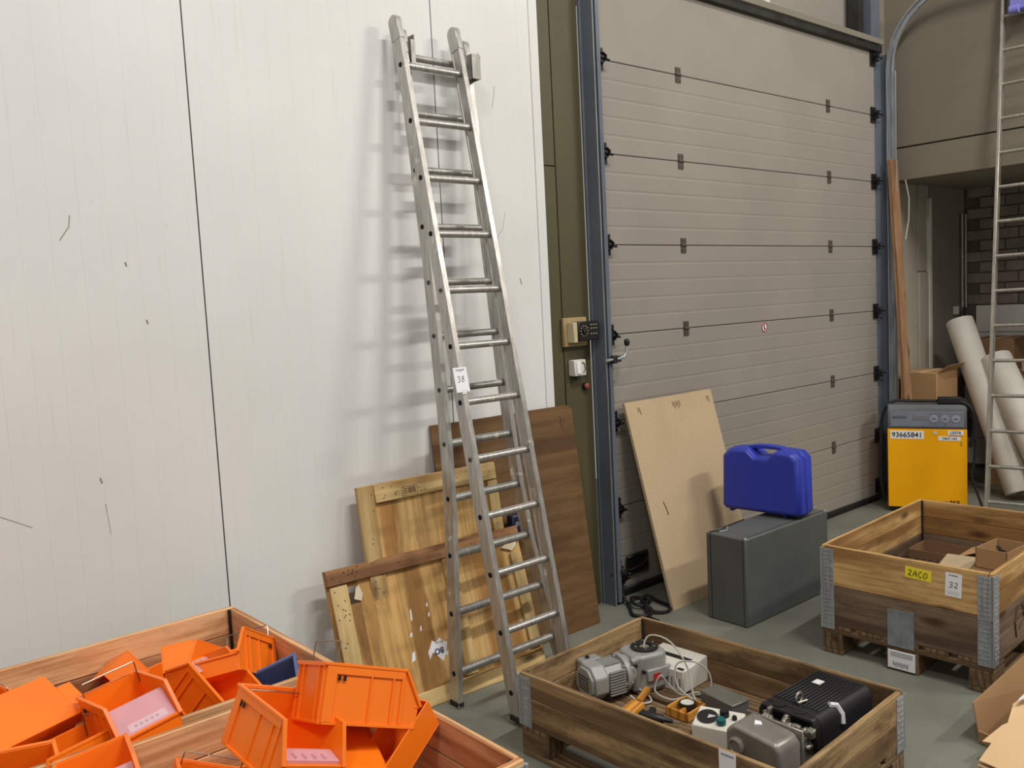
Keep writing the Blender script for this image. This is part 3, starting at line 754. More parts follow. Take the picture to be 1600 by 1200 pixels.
# ------------------------------------------------------------------ leaning boards
def board_frame(x0, y0, yaw, lean):
    return (x0, y0, 0), Euler((-lean, 0, yaw), 'XYZ')
def rot_grain(o, ang):
    return o
def build_boards():
    # brown board
    def root(name, label, x0, y0, yaw, lean, group='boards leaning on the wall'):
        t = thing(name, label, 'board', (x0, y0, 0), (0, 0, 0), group)
        t.rotation_euler = (-lean, 0, yaw); return t
    b = MB().prism([(0, 0), (.938, -.002), (.936, 1.19), (.90, 1.212), (.62, 1.213), (.3, 1.211), (0, 1.214)], 'y', 0, .012)
    b.b(.004, .012, -.0004, .0002, .3, .302)
    t = root('brown_board', 'large brown plywood board with a pencilled mark leaning behind the ladder', 2.415, 3.298, -.02, .128)
    b.obj('panel', M_['brown_ply'], t)
    p = MB(); p.tube([(.835, -.001, 1.13), (.85, -.001, 1.09), (.872, -.001, 1.145)], .0022, 5); p.tube([(.838, -.001, 1.16), (.85, -.001, 1.13)], .002, 5)
    p.obj('pencil_mark', M_['ink_brown'], t)
    # chipboard
    t = root('chipboard_panel', 'pale chipboard sheet leaning against the sectional door behind grey case', 3.764, 3.100, .004, .262)
    MB().prism([(0, 0), (.82, 0), (.822, 1.19), (.815, 1.205), (.4, 1.203), (0, 1.204)], 'y', 0, .018).obj('panel', M_['chip'], t)
    p = MB()
    for cx_, n_ in ((.10, 2), (.42, 5), (.76, 2)):
        for i in range(n_):
            p.tube([(cx_ + i * .016, -.0008, 1.165), (cx_ + i * .016 + .004, -.0008, 1.135 - (i % 2) * .015)], .0022, 5)
    p.tube([(.128, -.0004, .60), (.140, -.0006, .56), (.146, -.0004, .52)], .0035, 6)
    p.obj('wear_marks', M_['ink_brown'], t)
    # upper framed board
    t = root('framed_plywood', 'upper light plywood board with pine batten frame and printed stamp', 1.955, 3.235, -.024, .157, 'framed plywood boards')
    W, H = .777, 1.0
    pv = MB().b(-H/2, H/2, .016, .026, -W/2, W/2).obj('plywood_sheet', M_['ply'], t)
    pv.rotation_euler = (0, -pi/2, 0); pv.location = (W/2, 0, H/2)
    def bat(x0, x1, z0, z1, m='batten', y0=-.004, y1=.016):
        L = max(x1 - x0, z1 - z0); w = min(x1 - x0, z1 - z0)
        o = MB().b(-L/2, L/2, y0, y1, -w/2, w/2).obj('batten', M_[m], t, .002)
        o.location = ((x0 + x1) / 2, 0, (z0 + z1) / 2)
        if z1 - z0 > x1 - x0: o.rotation_euler = (0, -pi/2, 0)
    bat(0, .078, 0, H); bat(.082, W, H - .085, H - .002); bat(W - .06, W, 0, H - .09); bat(.082, W - .064, 0, .08)
    s = MB(); x, z = .225, .945
    s.tube([(x, -.005, z - .022), (x + .082, -.005, z - .022), (x + .082, -.005, z + .018), (x, -.005, z + .018), (x, -.005, z - .022)], .0012, 4)
    for i in range(7): s.b(x + .034 + i * .006, x + .037 + i * .006, -.0056, -.0044, z - .014, z + .014)
    for i in range(3): s.b(x + .006, x + .03, -.0056, -.0044, z - .012 + i * .01, z - .009 + i * .01)
    s.obj('printed_stamp', M_['ink_brown'], t)
    nl = MB()
    for i in range(34):
        if i < 16: xx, z_ = rnd.uniform(.01, .07), rnd.uniform(.45, .98)
        else: xx, z_ = rnd.uniform(.09, .74), rnd.uniform(.93, .985)
        nl.cyl((xx, -.0045, z_), (xx, -.0055, z_), .0028, n=6)
    nl.obj('nail_heads', M_['steel_dark'], t)
    # lower framed board
    t = root('framed_plywood', 'lower wide plywood board with reddish top batten and torn white sticker', 1.738, 3.158, -.060, .297, 'framed plywood boards')
    W, H = 1.05, .69
    sh = MB()
    def sheet(x0, x1, z0, z1, m='ply2'):
        w_, h_ = x1 - x0, z1 - z0
        o = MB().b(-h_/2, h_/2, .014, .024, -w_/2, w_/2).obj('plywood_sheet', M_[m], t)
        o.rotation_euler = (0, -pi/2, 0); o.location = ((x0 + x1)/2, 0, (z0 + z1)/2)
    sheet(0, .092, 0, H); sheet(.092, .148, 0, .525); sheet(.092, .148, .60, H); sheet(.148, .62, 0, H); sheet(.624, W, 0, H, 'ply')
    bat(0, 1.045, H - .068, H, 'batten_red', -.010, .014)
    bat(.012, .092, 0, H - .075); bat(.585, .655, .075, H - .07); bat(.10, W - .01, 0, .07); bat(W - .075, W - .012, .10, H - .13)
    tw = MB().prism([(.118, .545), (.150, .530), (.162, .560), (.150, .598), (.135, .592), (.128, .57)], 'y', .006, .012)
    tw.obj('torn_splinter', M_['torn'], t); tw = MB()
    tw.prism([(.93, .60), (.99, .575), (1.02, .60), (1.03, .64), (.985, .625)], 'y', -.002, .004)
    tw.obj('torn_splinter', M_['torn'], t)
    ch = MB()
    for x, z, a, b in ((.42, .43, .006, .028), (.455, .36, .006, .012), (.40, .345, .008, .01), (.51, .455, .005, .009), (.51, .41, .005, .01), (.39, .25, .012, .022), (.56, .22, .006, .009), (.475, .25, .01, .012)):
        x -= .045; z -= .02
        ch.prism([(x - a, z - b), (x + a * .6, z - b * .7), (x + a, z + b), (x - a * .3, z + b * .7)], 'y', .0128, .0139)
    ch.obj('paper_scraps', M_['paper'], t)
    st = MB().prism([(a - .055, b - .04) for a, b in [(.478, .235), (.500, .262), (.515, .25), (.545, .21), (.572, .255), (.585, .29), (.56, .30), (.548, .318), (.525, .30), (.508, .315), (.492, .288), (.480, .27)]], 'y', .0125, .0138)
    st = st.obj('torn_sticker', M_['paper'], t, label='torn white sticker with upside-down lettering BO')
    text('sticker_letters', 'BO', .036, M_['ink_blue'], t, (.478, .0108, .222), (pi/2, pi, 0), .0006)
    q = MB()
    for i in range(5): q.b(.470 + i * .008, .474 + i * .008, .0119, .0126, .256 - abs(i-2)*.002, .262)
    q.obj('sticker_print', M_['ink_grey'], t)
    # house/arrow stamp at the right
    s = MB(); s.tube([(.845, .012, .26), (.83, .012, .37), (.85, .012, .39), (.868, .012, .37), (.875, .012, .262), (.86, .012, .25), (.845, .012, .26)], .0018, 4)
    s.obj('printed_stamp', M_['ink_brown'], t)
    nl = MB()
    for i in range(38):
        if i < 22: xx, z_ = rnd.choice([rnd.uniform(.01, .16), rnd.uniform(.2, 1.0)]), rnd.uniform(.63, .68); yy = -.0105
        else: xx, z_ = rnd.uniform(.02, .085), rnd.uniform(.1, .6); yy = -.0045
        nl.cyl((xx, yy, z_), (xx, yy - .001, z_), .003, n=6)
    nl.obj('nail_heads', M_['steel_dark'], t)
    # dark blue box with two pale prints hanging on the brown board
    t = thing('blue_socket_box', 'small dark blue box with two pale prints on the brown board', 'box', (2.825, 3.345, .60))
    MB().b(-.05, .05, -.05, .0, 0, .11).obj('housing', M_['navy'], t, .006)
    q = MB()
    for x in (-.022, .022): q.cyl((x, -.052, .065), (x, -.050, .065), .013, n=12)
    q.obj('prints', M_['ink_grey'], t)

# ------------------------------------------------------------------ bins
BW, BL, BH, BK, LIP = .165, .257, .134, .215, .052
def bin_body_mesh(mat):
    k = ('bin', mat)
    if k in _pl: return _pl[k]
    m = MB(); t = .0035; y0, y1 = -BL/2, BL/2; yk = y1 - BK; w = BW/2 - .006
    side = [(y0 + .004, 0), (y1 - .004, 0), (y1, BH), (yk, BH), (y0, LIP)]
    for s in (-1, 1):
        m.prism(side, 'x', s * w - t/2, s * w + t/2)
        # rim along the top edge
        rim = [(y1 + .004, BH), (yk, BH), (y0 - .004, LIP + .002)]
        for (a, za), (b, zb) in zip(rim, rim[1:]):
            d = Vector((0, b - a, zb - za)); L = d.length; ang = math.atan2(d.z, d.y)
            m.box((s * (w + .003), (a + b)/2, (za + zb)/2), (.010, L + .004, .007), Euler((ang, 0, 0)).to_matrix())
        # outer frame ribs
        xo0, xo1 = s * (w + t/2), s * (w + t/2 + .0045)
        xa, xb = min(xo0, xo1), max(xo0, xo1)
        m.b(xa, xb, yk + .004, y1 - .002, BH - .022, BH)
        m.b(xa, xb, y1 - .028, y1 - .002, .004, BH - .02)
        m.b(xa, xb, yk + .004, yk + .012, .006, BH - .02)
        m.b(xa, xb, yk + .032, yk + .037, .006, BH - .02)
        m.b(xa, xb, -.012, -.009, .006, BH - .02) if False else None
        m.b(xa, xb, y0 + .01, y1 - .004, 0, .007)
        m.b(xa, xb, .006, .010, .006, BH - .02)
    m.b(-w, w, y0 + .004, y1 - .004, 0, t)
    m.b(-w, w, y1 - t - .002, y1 - .002, 0, BH)
    m.b(-w - .004, w + .004, y1 - .004, y1 + .005, BH - .006, BH + .0035)
    for x in (-w + .004, -w + .032, w - .032, w - .004):
        m.b(x - .002, x + .002, y1 - .003, y1 + .004, .004, BH - .004)
    m.b(-w, w, y1 - .003, y1 + .004, 0, .006)
    m.b(-w, w, y0 + .002, y0 + .002 + t, 0, LIP)
    m.b(-w - .003, w + .003, y0 - .003, y0 + .010, LIP - .004, LIP + .003)
    me = m.mesh('bin_body', M_[mat]); _pl[k] = me; return me
def bin_parts(mat='orange', wire=True, pane=True, label=False):
    parts = []
    parts.append(('bin_body', bin_body_mesh(mat), .0008))
    w = BW/2 - .006; y1 = BL/2
    if 'slots' not in _pl:
        m = MB()
        for s in (-1, 1):
            for yy in (.038, .052):
                x = s * (w + .0065); m.b(x - .0006, x + .0006, y1 - yy, y1 - yy + .007, BH - .036, BH - .024)
        _pl['slots'] = m.mesh('slots', M_['hole'])
        m = MB(); yy = y1 - .030
        m.tube([(-w + .004, yy, BH - .03), (-w + .004, yy, BH + .026), (-w + .008, yy - .002, BH + .031), (0, yy - .002, BH + .032), (w - .008, yy - .002, BH + .031), (w - .004, yy, BH + .026), (w - .004, yy, BH - .03)], .0017, 6)
        _pl['wire'] = m.mesh('wire_handle', M_['wire'], True)
        m = MB(); yk = y1 - BK
        m.prism([(-BL/2 + .006, .012), (-BL/2 + .004, LIP), (yk + .016, BH - .022), (yk + .034, BH - .019), (yk + .034, BH - .021), (yk + .018, BH - .0245), (-BL/2 + .008, LIP - .001), (-BL/2 + .010, .012)], 'x', -w + .004, w - .004)
        _pl['pane'] = m.mesh('window_pane', M_['pink_clear'])
        m = MB(); yf = -BL/2
        m.prism([(yf + .008, .01), (yf + .006, .062), (yf + .052, .070), (yf + .052, .0675), (yf + .009, .060), (yf + .011, .01)], 'x', -w + .004, w - .004)
        for k in range(4): m.b(-.045 + k * .026, -.041 + k * .026, yf + .012, yf + .03, .064, .0695)
        _pl['low'] = m.mesh('window_pane', M_['pink_clear'])
        m = MB().box((0, 0, 0), (.10, .022, .0008)); _pl['lab'] = m.mesh('bin_label', M_['paper'])
    parts.append(('slots', _pl['slots'], 0))
    if wire: parts.append(('wire_handle', _pl['wire'], 0))
    if pane: parts.append(('window_pane', _pl['low' if pane == 'low' else 'pane'], 0))
    return parts
def smooth_mesh(W, L, H):
    k = ('smooth', W, L, H)
    if k not in _pl:
        m = MB(); t = .004; a, b = W/2, L/2
        m.b(-a, a, -b, b, 0, t); m.b(-a, -a + t, -b, b, t, H); m.b(a - t, a, -b, b, t, H); m.b(-a + t, a - t, -b, -b + t, t, H * .62); m.b(-a + t, a - t, b - t, b, t, H)
        for y in (-.02, -.012, .03, .038): m.b(-a + t, -a + t + .0015, y, y + .003, t, H - .006)
        _pl[k] = m.mesh('smooth_body', M_['orange'])
    return _pl[k]
def make_smooth(loc, R, label, dims, notch=False):
    t = thing('storage_tray', label, 'storage bin', loc, (0, 0, 0), 'smooth orange trays among the bins')
    t.rotation_euler = R.to_euler()
    link('tray_body', smooth_mesh(*dims), t, .003)
    if notch:
        W, L, H = dims
        MB().b(-W/2 + .002, W/2 - .05, L/2, L/2 + .045, .001, .05).obj('front_tab', M_['orange'], t, .003)
    return t
def make_bin(loc, R, label, mat='orange', wire=True, pane=True, lab=False, wt=0, group='orange stacking bins heaped in the two crates', scale=1):
    t = thing('storage_bin', label, 'storage bin', loc, (0, 0, 0), group)
    t.rotation_euler = R.to_euler() if isinstance(R, Matrix) else Euler([radians(a) for a in R])
    for nm, me, bv in bin_parts(mat, wire, pane):
        o = link(nm, me, t, bv)
        if nm == 'wire_handle' and wt: o.rotation_euler = (0, 0, 0); o.location = (0, 0, wt)
        if scale != 1: o.scale = (scale,) * 3
    if lab:
        o = link('bin_label', _pl['lab'], t, label='white paper label with small print'); yk = BL/2 - BK
        o.location = (.005, -BL/2 + .012 + .008, LIP + .014); o.rotation_euler = (math.atan2(BH - LIP - .022, (yk + .016 + BL/2)), 0, 0)
        q = MB()
        for i in range(5): q.b(-.035 + i * .014, -.028 + i * .014, -.003, .003, .0005, .0010)
        q.obj('print', M_['ink_grey'], o)
    return t
def frame(back, up):
    b = Vector(back).normalized(); u = Vector(up); u = (u - b * u.dot(b)).normalized(); x = b.cross(u)
    return Matrix((x, b, u)).transposed()
BINS = [
 # position of the bottom centre, back direction, up direction, label, options
 ((.803, 1.834, .747), (-.033, .997, .073), (.398, -.054, .916), 'large orange bin in front centre of the heap, tilted right, with pink clear insert', dict(pane='low', wt=-.03)),
 ((1.007, 1.835, .770), (-.929, .131, .345), (.367, .236, .90), 'orange bin lying highest against the plywood, its long ribbed side facing out', dict(pane=False, wt=.022)),
 ((.668, 2.395, .665), (-.051, .987, -.154), (-.149, .145, .978), 'orange bin with pink window and a white paper label behind the middle rail', dict(pane=True, lab=True, wt=.006)),
 ((.905, 2.55, .615), (.30, -.70, -.62), (.36, -.55, .74), 'orange bin tipped with its open top facing out, right of the labelled bin', dict(pane='low')),
 ((1.026, 2.60, .640), (.60, .45, -.45), (.229, .519, .824), 'orange bin with ribbed back and wire in the far corner of the rear crate', dict(pane=False, wt=.012)),
 ((.335, 2.83, .585), (.973, .223, .055), (-.05, -.027, .998), 'orange bin with crossed wires at the far left against the rear crate wall', dict(pane=False, wt=.010)),
 ((.500, 2.36, .590), (.93, .30, .02), (-.09, .19, .978), 'orange bin whose long rim runs along the middle rail at lower left', dict(pane=False)),
 ((.36, 2.30, .585), (.1, .95, .2), (.10, -.18, .98), 'orange bin with ribbed back at the lower left corner of the picture', dict(pane=False, wire=False)),
 ((.658, 1.985, .560), (.253, .962, -.102), (.417, -.014, .909), 'orange bin with raised wire at the bottom edge of the picture', dict(pane=False)),
 ((.500, 2.060, .655), (.199, .959, -.202), (-.129, .23, .965), 'orange bin with pink window in front of the middle rail at lower left', dict(pane=True, wire=False)),
 ((1.12, 2.42, .53), (.325, .80, .30), (-.4, -.1, .8), 'slate blue bin wedged in the corner of the rear crate among orange bins', dict(mat='blue_grey', pane=False, wire=False)),
 ((.95, 2.88, .50), (.98, .1, .1), (0, .1, 1), 'orange bin low in the far corner under the ribbed-back bin', dict(pane=False, wire=False)),
]
TRAYS = [
 ((.40, 2.52, .775), (.90, .42, -.02), (-.15, .50, -.85), 'upside-down smooth orange tray at the left edge showing its pale flat bottom', (.16, .30, .12), True),
 ((1.105, 1.785, .665), (.82, .27, .42), (-.42, -.10, .88), 'narrow smooth orange tray against the right crate wall, open side up', (.09, .23, .085), False),
 ((.99, 1.80, .735), (.243, .876, .20), (-.25, .15, -.95), 'upturned smooth orange tray wedged left of the narrow tray', (.11, .20, .10), False),
 ((.814, 2.93, .665), (.05, -.91, .41), (-.84, -.27, -.48), 'smooth orange tray tipped up against the rear crate wall, bottom showing', (.10, .18, .10), False),
 ((.90, 2.86, .60), (-.2, -.35, .90), (.8, -.35, .20), 'smooth orange tray on edge between the tipped tray and the open bin', (.12, .20, .10), False),
]
def build_bins():
    for p, b, u, lab, k in BINS:
        make_bin(p, frame(b, u), lab, **k)
    for p, b, u, lab, d, nt in TRAYS: make_smooth(p, frame(b, u), lab, d, nt)
    for i, (x, y, z, yaw) in enumerate([(.20, 2.50, .30, 10), (.42, 2.80, .34, 95), (.62, 2.55, .33, 170), (.80, 2.78, .32, 80), (1.02, 2.50, .33, 5), (.60, 2.40, .47, 95), (.85, 2.52, .46, 20),
                                        (.25, 1.85, .36, 80), (.50, 1.80, .36, 10), (.75, 1.75, .40, 95), (1.0, 1.90, .40, 170), (1.08, 1.66, .36, 5), (.85, 2.05, .48, 90), (1.10, 2.08, .47, 80)]):
        make_bin((x, y, z), Euler((rnd.uniform(-.2, .2), rnd.uniform(-.2, .2), radians(yaw))).to_matrix(), 'orange bin deep in the heap, mostly hidden under the upper bins', pane=False, wire=False, group='orange bins buried in the heap')

# ------------------------------------------------------------------ crates
def build_crates():
    # crate 1 (machine parts)
    g1 = 'collars around the crates'
    c1 = (2.540, 1.972); r1 = radians(92.6)
    pallet(*c1, r1, 'low worn pallet under the single-collar crate with the grey motor')
    c = collar(*c1, r1, .1445, 'weathered wooden collar holding the grey geared motor and vacuum pump', g1, 'wood_old', name='pallet_collar')
    # lot tag on the near long side (local +Y is world -X side)
    tg = MB().box((0, 0, 0), (.062, .0012, .09)).obj('lot_tag', M_['paper'], c, label='white paper lot tag on the near side of the crate')
    tg.location = (-.36, .386, .15); tg.rotation_euler = (0, 0, pi)
    q = MB(); x = -.022
    for w in (.008, .003, .012, .010, .006): q.b(x, x + w, -.0012, -.0006, .030, .035); x += w + .0015
    q.obj('tag_print', M_['ink_grey'], tg)
    # crate 2
    c2 = (4.405, 1.850); r2 = radians(2.6)
    p2 = pallet(*c2, r2, 'worn pallet with a paper-labelled block under the crate tagged 32')
    lb = MB().b(-.5935, -.5865, -.060, .062, .012, .095).obj('shipping_label', M_['paper'], p2, label='crumpled white shipping label on the middle block')
    q = MB()
    for i in range(9): q.b(-.5942, -.5936, -.03 + i * .008, -.026 + i * .008, .02 + (i % 3) * .003, .045 - (i % 2) * .004)
    for i in range(3): q.b(-.5942, -.5936, -.05, .05, .07 + i * .008, .073 + i * .008)
    q.obj('label_print', M_['ink_grey'], p2)
    lo = collar(*c2, r2, .1445, 'dark brown lower collar of the crate tagged 32, with silver tape', g1, 'wood_dark', single=(-1,))
    tp = MB().b(-.588, -.586, -.055, .065, -.03, .145)
    for k in range(5): tp.b(-.590, -.587, -.05 + k * .024, -.044 + k * .024, -.03, .143)
    tp.obj('tape_strip', M_['tape'], lo)
    # carved mark on the right side plank
    q = MB()
    for pts in ([(-.30, .03), (-.32, .10), (-.29, .17)], [(-.26, .06), (-.20, .10), (-.22, .16)], [(-.30, .12), (-.2, .13)], [(-.1, .08), (-.07, .12), (-.04, .09), (-.07, .06), (-.1, .08)], [(.02, .06), (.05, .12)]):
        q.tube([(a, -.3875, b) for a, b in pts], .004, 5)
    q.obj('stencil_mark', M_['ink_brown'], lo)
    up = collar(*c2, r2, .3395, 'golden pine upper collar with yellow 2ACO sticker and lot tag 32', g1, 'wood_warm', single=(-1,))
    st = MB().box((0, 0, 0), (.115, .0012, .05)).obj('yellow_sticker', M_['yellow_label'], up, label='yellow sticker handwritten 2ACO')
    st.location = (-.5862, -.075, .135); st.rotation_euler = (0, radians(3), -pi/2)
    q = MB(); hand(q, '2ACO', -.045, -.014, .028, -.0012, r=.0016, gap=1.12); q.obj('handwriting', M_['ink'], st)
    tg = MB().box((0, 0, 0), (.068, .0012, .105)).obj('lot_tag', M_['paper'], up, label='white paper lot tag handwritten 32')
    tg.location = (-.5862, -.225, .115); tg.rotation_euler = (0, radians(2), -pi/2)
    q = MB(); hand(q, '32', -.018, -.012, .026, -.0012); q.obj('handwriting', M_['ink'], tg)
    q = MB(); x = -.020
    for w in (.008, .003, .012, .010): q.b(x, x + w, -.0012, -.0006, .040, .045); x += w + .0015
    for i in range(3): q.b(-.026, .026, -.0012, -.0006, -.030 - i * .006, -.0295 - i * .006)
    q.obj('tag_print', M_['ink_grey'], tg)
    # the two crates with orange bins
    for nm, cy, cx in (('rear', 2.665, .630), ('front', 1.858, .655)):
        p = pallet(cx, cy, 0, 'pallet under the %s crate of orange bins' % nm)
        for k, lv in enumerate(('bottom', 'middle', 'topmost')):
            collar(cx, cy, 0, .1445 + .195 * k, '%s new pine collar of the %s crate full of orange bins' % (lv, nm), g1, 'wood_new')

def rotm(yaw, extra=None):
    return Euler((0, 0, yaw)).to_matrix()

# ------------------------------------------------------------------ contents of crate 1
def build_contents1():
    Z = .1455
    # geared motor
    t = thing('geared_motor', 'grey cast geared motor with ribbed fan end lying in the weathered crate', 'motor', (2.385, 2.440, Z), (0, 0, radians(-12.5)))
    zc = .088
    def octo(r, c=.38):
        k = r * c * 1.15
        return [(-r, -k), (-k, -r), (k, -r), (r, -k), (r, k), (k, r), (-k, r), (-r, k)]
    def sh(poly, dz=zc): return [(a, b + dz) for a, b in poly]
    m = MB(); m.prism(sh(octo(.072)), 'x', .012, .075); m.prism(sh(octo(.062)), 'x', .0, .014); m.obj('fan_cowl', M_['motor'], t, .006, seg=2)
    g = MB()
    for i in range(6):
        for j in range(5):
            y, z = -.034 + i * .0125, zc - .028 + j * .013
            g.b(-.0015, .001, y, y + .007, z, z + .006)
    g.obj('grille_openings', M_['hole'], t)
    m = MB(); m.prism(sh(octo(.064)), 'x', .075, .165); m.obj('motor_body', M_['motor'], t, .004)
    f = MB()
    for i in range(9):
        z = zc - .052 + i * .0115
        for s in (-1, 1): f.b(.082, .158, s * .062, s * .073, z, z + .005)
    for i in range(7):
        y = -.036 + i * .0115; f.b(.082, .158, y, y + .004, zc + .060, zc + .067)
    f.obj('cooling_fins', M_['motor'], t)
    MB().b(.03, .125, .05, .105, zc + .0, zc + .062).obj('terminal_box', M_['motor'], t, .008, seg=2)
    MB().cyl((.07, .078, zc + .062), (.07, .078, zc + .070), .009, n=12).obj('box_screw', M_['black'], t)
    fl = MB().cyl((.165, 0, zc), (.183, 0, zc), .080, n=28); fl.cyl((.183, 0, zc), (.215, 0, zc), .070, .066, n=28)
    for k in range(6):
        a = k * pi / 3 + .3; fl.cyl((.157, .070 * cos(a), zc + .070 * sin(a)), (.192, .070 * cos(a), zc + .070 * sin(a)), .0075, n=8)
    fl.obj('flange', M_['motor'], t, smooth=True)
    gb = MB(); gb.prism([(.205, -.055), (.235, -.075), (.34, -.082), (.372, -.06), (.378, .03), (.362, .072), (.25, .078), (.21, .055)], 'z', .012, .165)
    gb.obj('gearbox', M_['motor'], t, .014, seg=3)
    gb = MB(); gb.b(.255, .375, -.088, -.070, .055, .105); gb.b(.225, .365, -.065, .065, .0, .018); gb.cyl((.205, -.045, .14), (.245, -.06, .155), .016, n=12)
    gb.obj('gearbox_rib', M_['motor'], t, .005, seg=2)
    fb = MB().lathe([(.058, 0), (.058, .010), (.050, .014), (.030, .014), (.026, .004), (.001, .004)], (.305, .0, .163), (0, 0, 1), 32)
    fb.obj('output_flange', M_['black'], t, smooth=True)
    q = MB().lathe([(.020, 0), (.020, .004), (.009, .006), (.001, .004)], (.305, 0, .167))
    for k in range(6):
        a = k * pi / 3; q.cyl((.305 + .044 * cos(a), .044 * sin(a), .174), (.305 + .044 * cos(a), .044 * sin(a), .180), .0055, n=6)
    q.obj('flange_bolts', M_['cast_lt'], t, smooth=True)
    MB().box((.300, -.0895, .072), (.034, .002, .030)).obj('red_sticker', M_['red'], t, label='square red sticker')
    MB().cyl((.235, -.08, .105), (.235, -.092, .105), .008, n=10).cyl((.205, -.07, .135), (.205, -.08, .135), .007, n=10).obj('oil_plugs', M_['black'], t, smooth=True)
    # white box with a slot, and its grey cable
    t = thing('white_slot_box', 'white metal box with a dark slot in its top beside the motor', 'box', (2.805, 2.325, Z), (0, 0, radians(3)))
    MB().prism([(-.088, 0), (.088, 0), (.088, .108), (-.088, .092)], 'y', -.115, .115).obj('housing', M_['white_plastic'], t, .003)
    s = MB(); s.box((.01, .01, .1018), (.024, .19, .0025), Euler((0, -.09, 0)).to_matrix()); s.obj('top_slot', M_['hole'], t)
    s = MB()
    for k in range(4): s.b(-.0895, -.088, -.10 + k * .02, -.094 + k * .02, .02, .06)
    s.obj('side_marks', M_['ink_grey'], t)
    MB().b(-.078, -.05, -.105, -.075, .0925, .0945).obj('rocker_switch', M_['black'], t)
    pts = []
    for i in range(46):
        a = i / 45
        th = a * 2 * pi * 2.3 + 2.2
        pts.append((2.70 + .06 * cos(th) * (1 - .2 * a) + .03 * a, 2.20 + .085 * sin(th) - .02 * a, Z + .03 + .13 * (sin(a * pi) ** 1.0) + .03 * sin(th + 1)))
    tail = [(2.74, 2.13, Z + .02), (2.70, 2.06, Z + .012), (2.62, 2.10, Z + .012), (2.58, 2.16, Z + .012)]
    def smoothp(ps, k=6):
        ps = [Vector(p) for p in ps]; out = []
        for i in range(len(ps) - 1):
            p0, p1, p2, p3 = ps[max(i-1, 0)], ps[i], ps[i+1], ps[min(i+2, len(ps)-1)]
            for j in range(k):
                u = j / k
                out.append(.5 * ((2*p1) + (-p0 + p2)*u + (2*p0 - 5*p1 + 4*p2 - p3)*u*u + (-p0 + 3*p1 - 3*p2 + p3)*u**3))
        out.append(ps[-1]); return out
    global smooth_path; smooth_path = smoothp
    ctrl = [(2.66, 2.33, Z + .09), (2.66, 2.36, Z + .16), (2.70, 2.36, Z + .215), (2.735, 2.28, Z + .20), (2.73, 2.19, Z + .12), (2.70, 2.14, Z + .03), (2.69, 2.12, Z + .012),
            (2.68, 2.20, Z + .05), (2.70, 2.22, Z + .13), (2.74, 2.16, Z + .145), (2.78, 2.12, Z + .10), (2.765, 2.11, Z + .03), (2.70, 2.17, Z + .012), (2.63, 2.20, Z + .012), (2.62, 2.27, Z + .03), (2.645, 2.26, Z + .09),
            (2.67, 2.24, Z + .05), (2.69, 2.19, Z + .014), (2.73, 2.13, Z + .03), (2.72, 2.07, Z + .02), (2.68, 2.03, Z + .012)]
    o = MB().tube(smoothp(ctrl, 5), .0035, 8).obj('power_cord', M_['cable_grey'], smooth=True)
    tag(o, 'looped grey power cord standing over the white slot box', 'cable')
    o = MB().tube(smoothp([(2.52, 2.315, Z + .03), (2.53, 2.27, Z + .01), (2.57, 2.25, Z + .008), (2.60, 2.29, Z + .012), (2.59, 2.33, Z + .03)], 5), .004, 8).obj('short_cord', M_['cable_grey'], smooth=True)
    tag(o, 'short grey cord loop on the boards beneath the geared motor', 'cable')
    # wooden handled tool
    t = thing('wooden_hand_tool', 'wooden handled tool with a drilled wooden block on the pallet boards', 'tool', (2.47, 2.255, Z), (0, 0, radians(14)))
    MB().b(-.055, .045, -.028, .030, .004, .026).obj('block', M_['tan_wood'], t, .003)
    MB().lathe([(.013, 0), (.015, .02), (.014, .06), (.016, .09), (.011, .10)], (.045, .0, .022), (1, .08, .12), 14).obj('handle', M_['tan_wood'], t, smooth=True)
    q = MB()
    for k in range(3): q.cyl((-.056, -.016 + k * .016, .015), (-.0545, -.016 + k * .016, .015), .004, n=10)
    q.obj('drilled_holes', M_['hole'], t)
    MB().b(-.02, .03, .03, .055, .002, .008).obj('blade', M_['cast_lt'], t)
    # black hand tool
    t = thing('black_power_tool', 'black elongated hand tool lying between wooden tool and dial box', 'tool', (2.455, 2.135, Z), (0, 0, radians(-72)))
    MB().lathe([(.012, 0), (.019, .01), (.021, .05), (.018, .09), (.010, .10), (.007, .135)], (-.06, 0, .021), (1, 0, 0), 14).obj('barrel', M_['black'], t, smooth=True)
    MB().prism([(-.035, .01), (-.01, .01), (-.02, .07), (-.045, .066)], 'z', .008, .03).obj('grip', M_['black'], t, .004)
    MB().cyl((.075, 0, .021), (.10, 0, .020), .0045, n=8).obj('tip', M_['cast_lt'], t, smooth=True)
    # dial gauge in a wooden case
    t = thing('dial_gauge_case', 'open varnished wooden case holding a round dial gauge', 'gauge', (2.597, 2.095, Z), (0, 0, radians(2)))
    w = MB(); a, b, h = .062, .052, .036
    w.b(-a, a, -b, b, 0, .006); w.b(-a, a, -b, -b + .008, 0, h); w.b(-a, a, b - .008, b, 0, h); w.b(-a, -a + .008, -b, b, 0, h); w.b(a - .008, a, -b, b, 0, h)
    w.obj('case', M_['tan_wood'], t, .002)
    MB().b(-.05, .0, -.006, .006, .01, .028).obj('divider', M_['tan_wood'], t, .002)
    MB().lathe([(.030, 0), (.033, .006), (.033, .022), (.028, .024), (.027, .020), (.001, .020)], (.022, .010, .014), (0, 0, 1), 28).obj('dial_bezel', M_['steel_dark'], t, smooth=True)
    MB().lathe([(.026, 0), (.026, .001)], (.022, .010, .0345), (0, 0, 1), 24).obj('dial_face', M_['glass'], t)
    # grey metal box
    t = thing('grey_metal_box', 'closed dark grey sheet-metal box behind the white meter box', 'box', (2.695, 1.985, Z), (0, 0, radians(-8)))
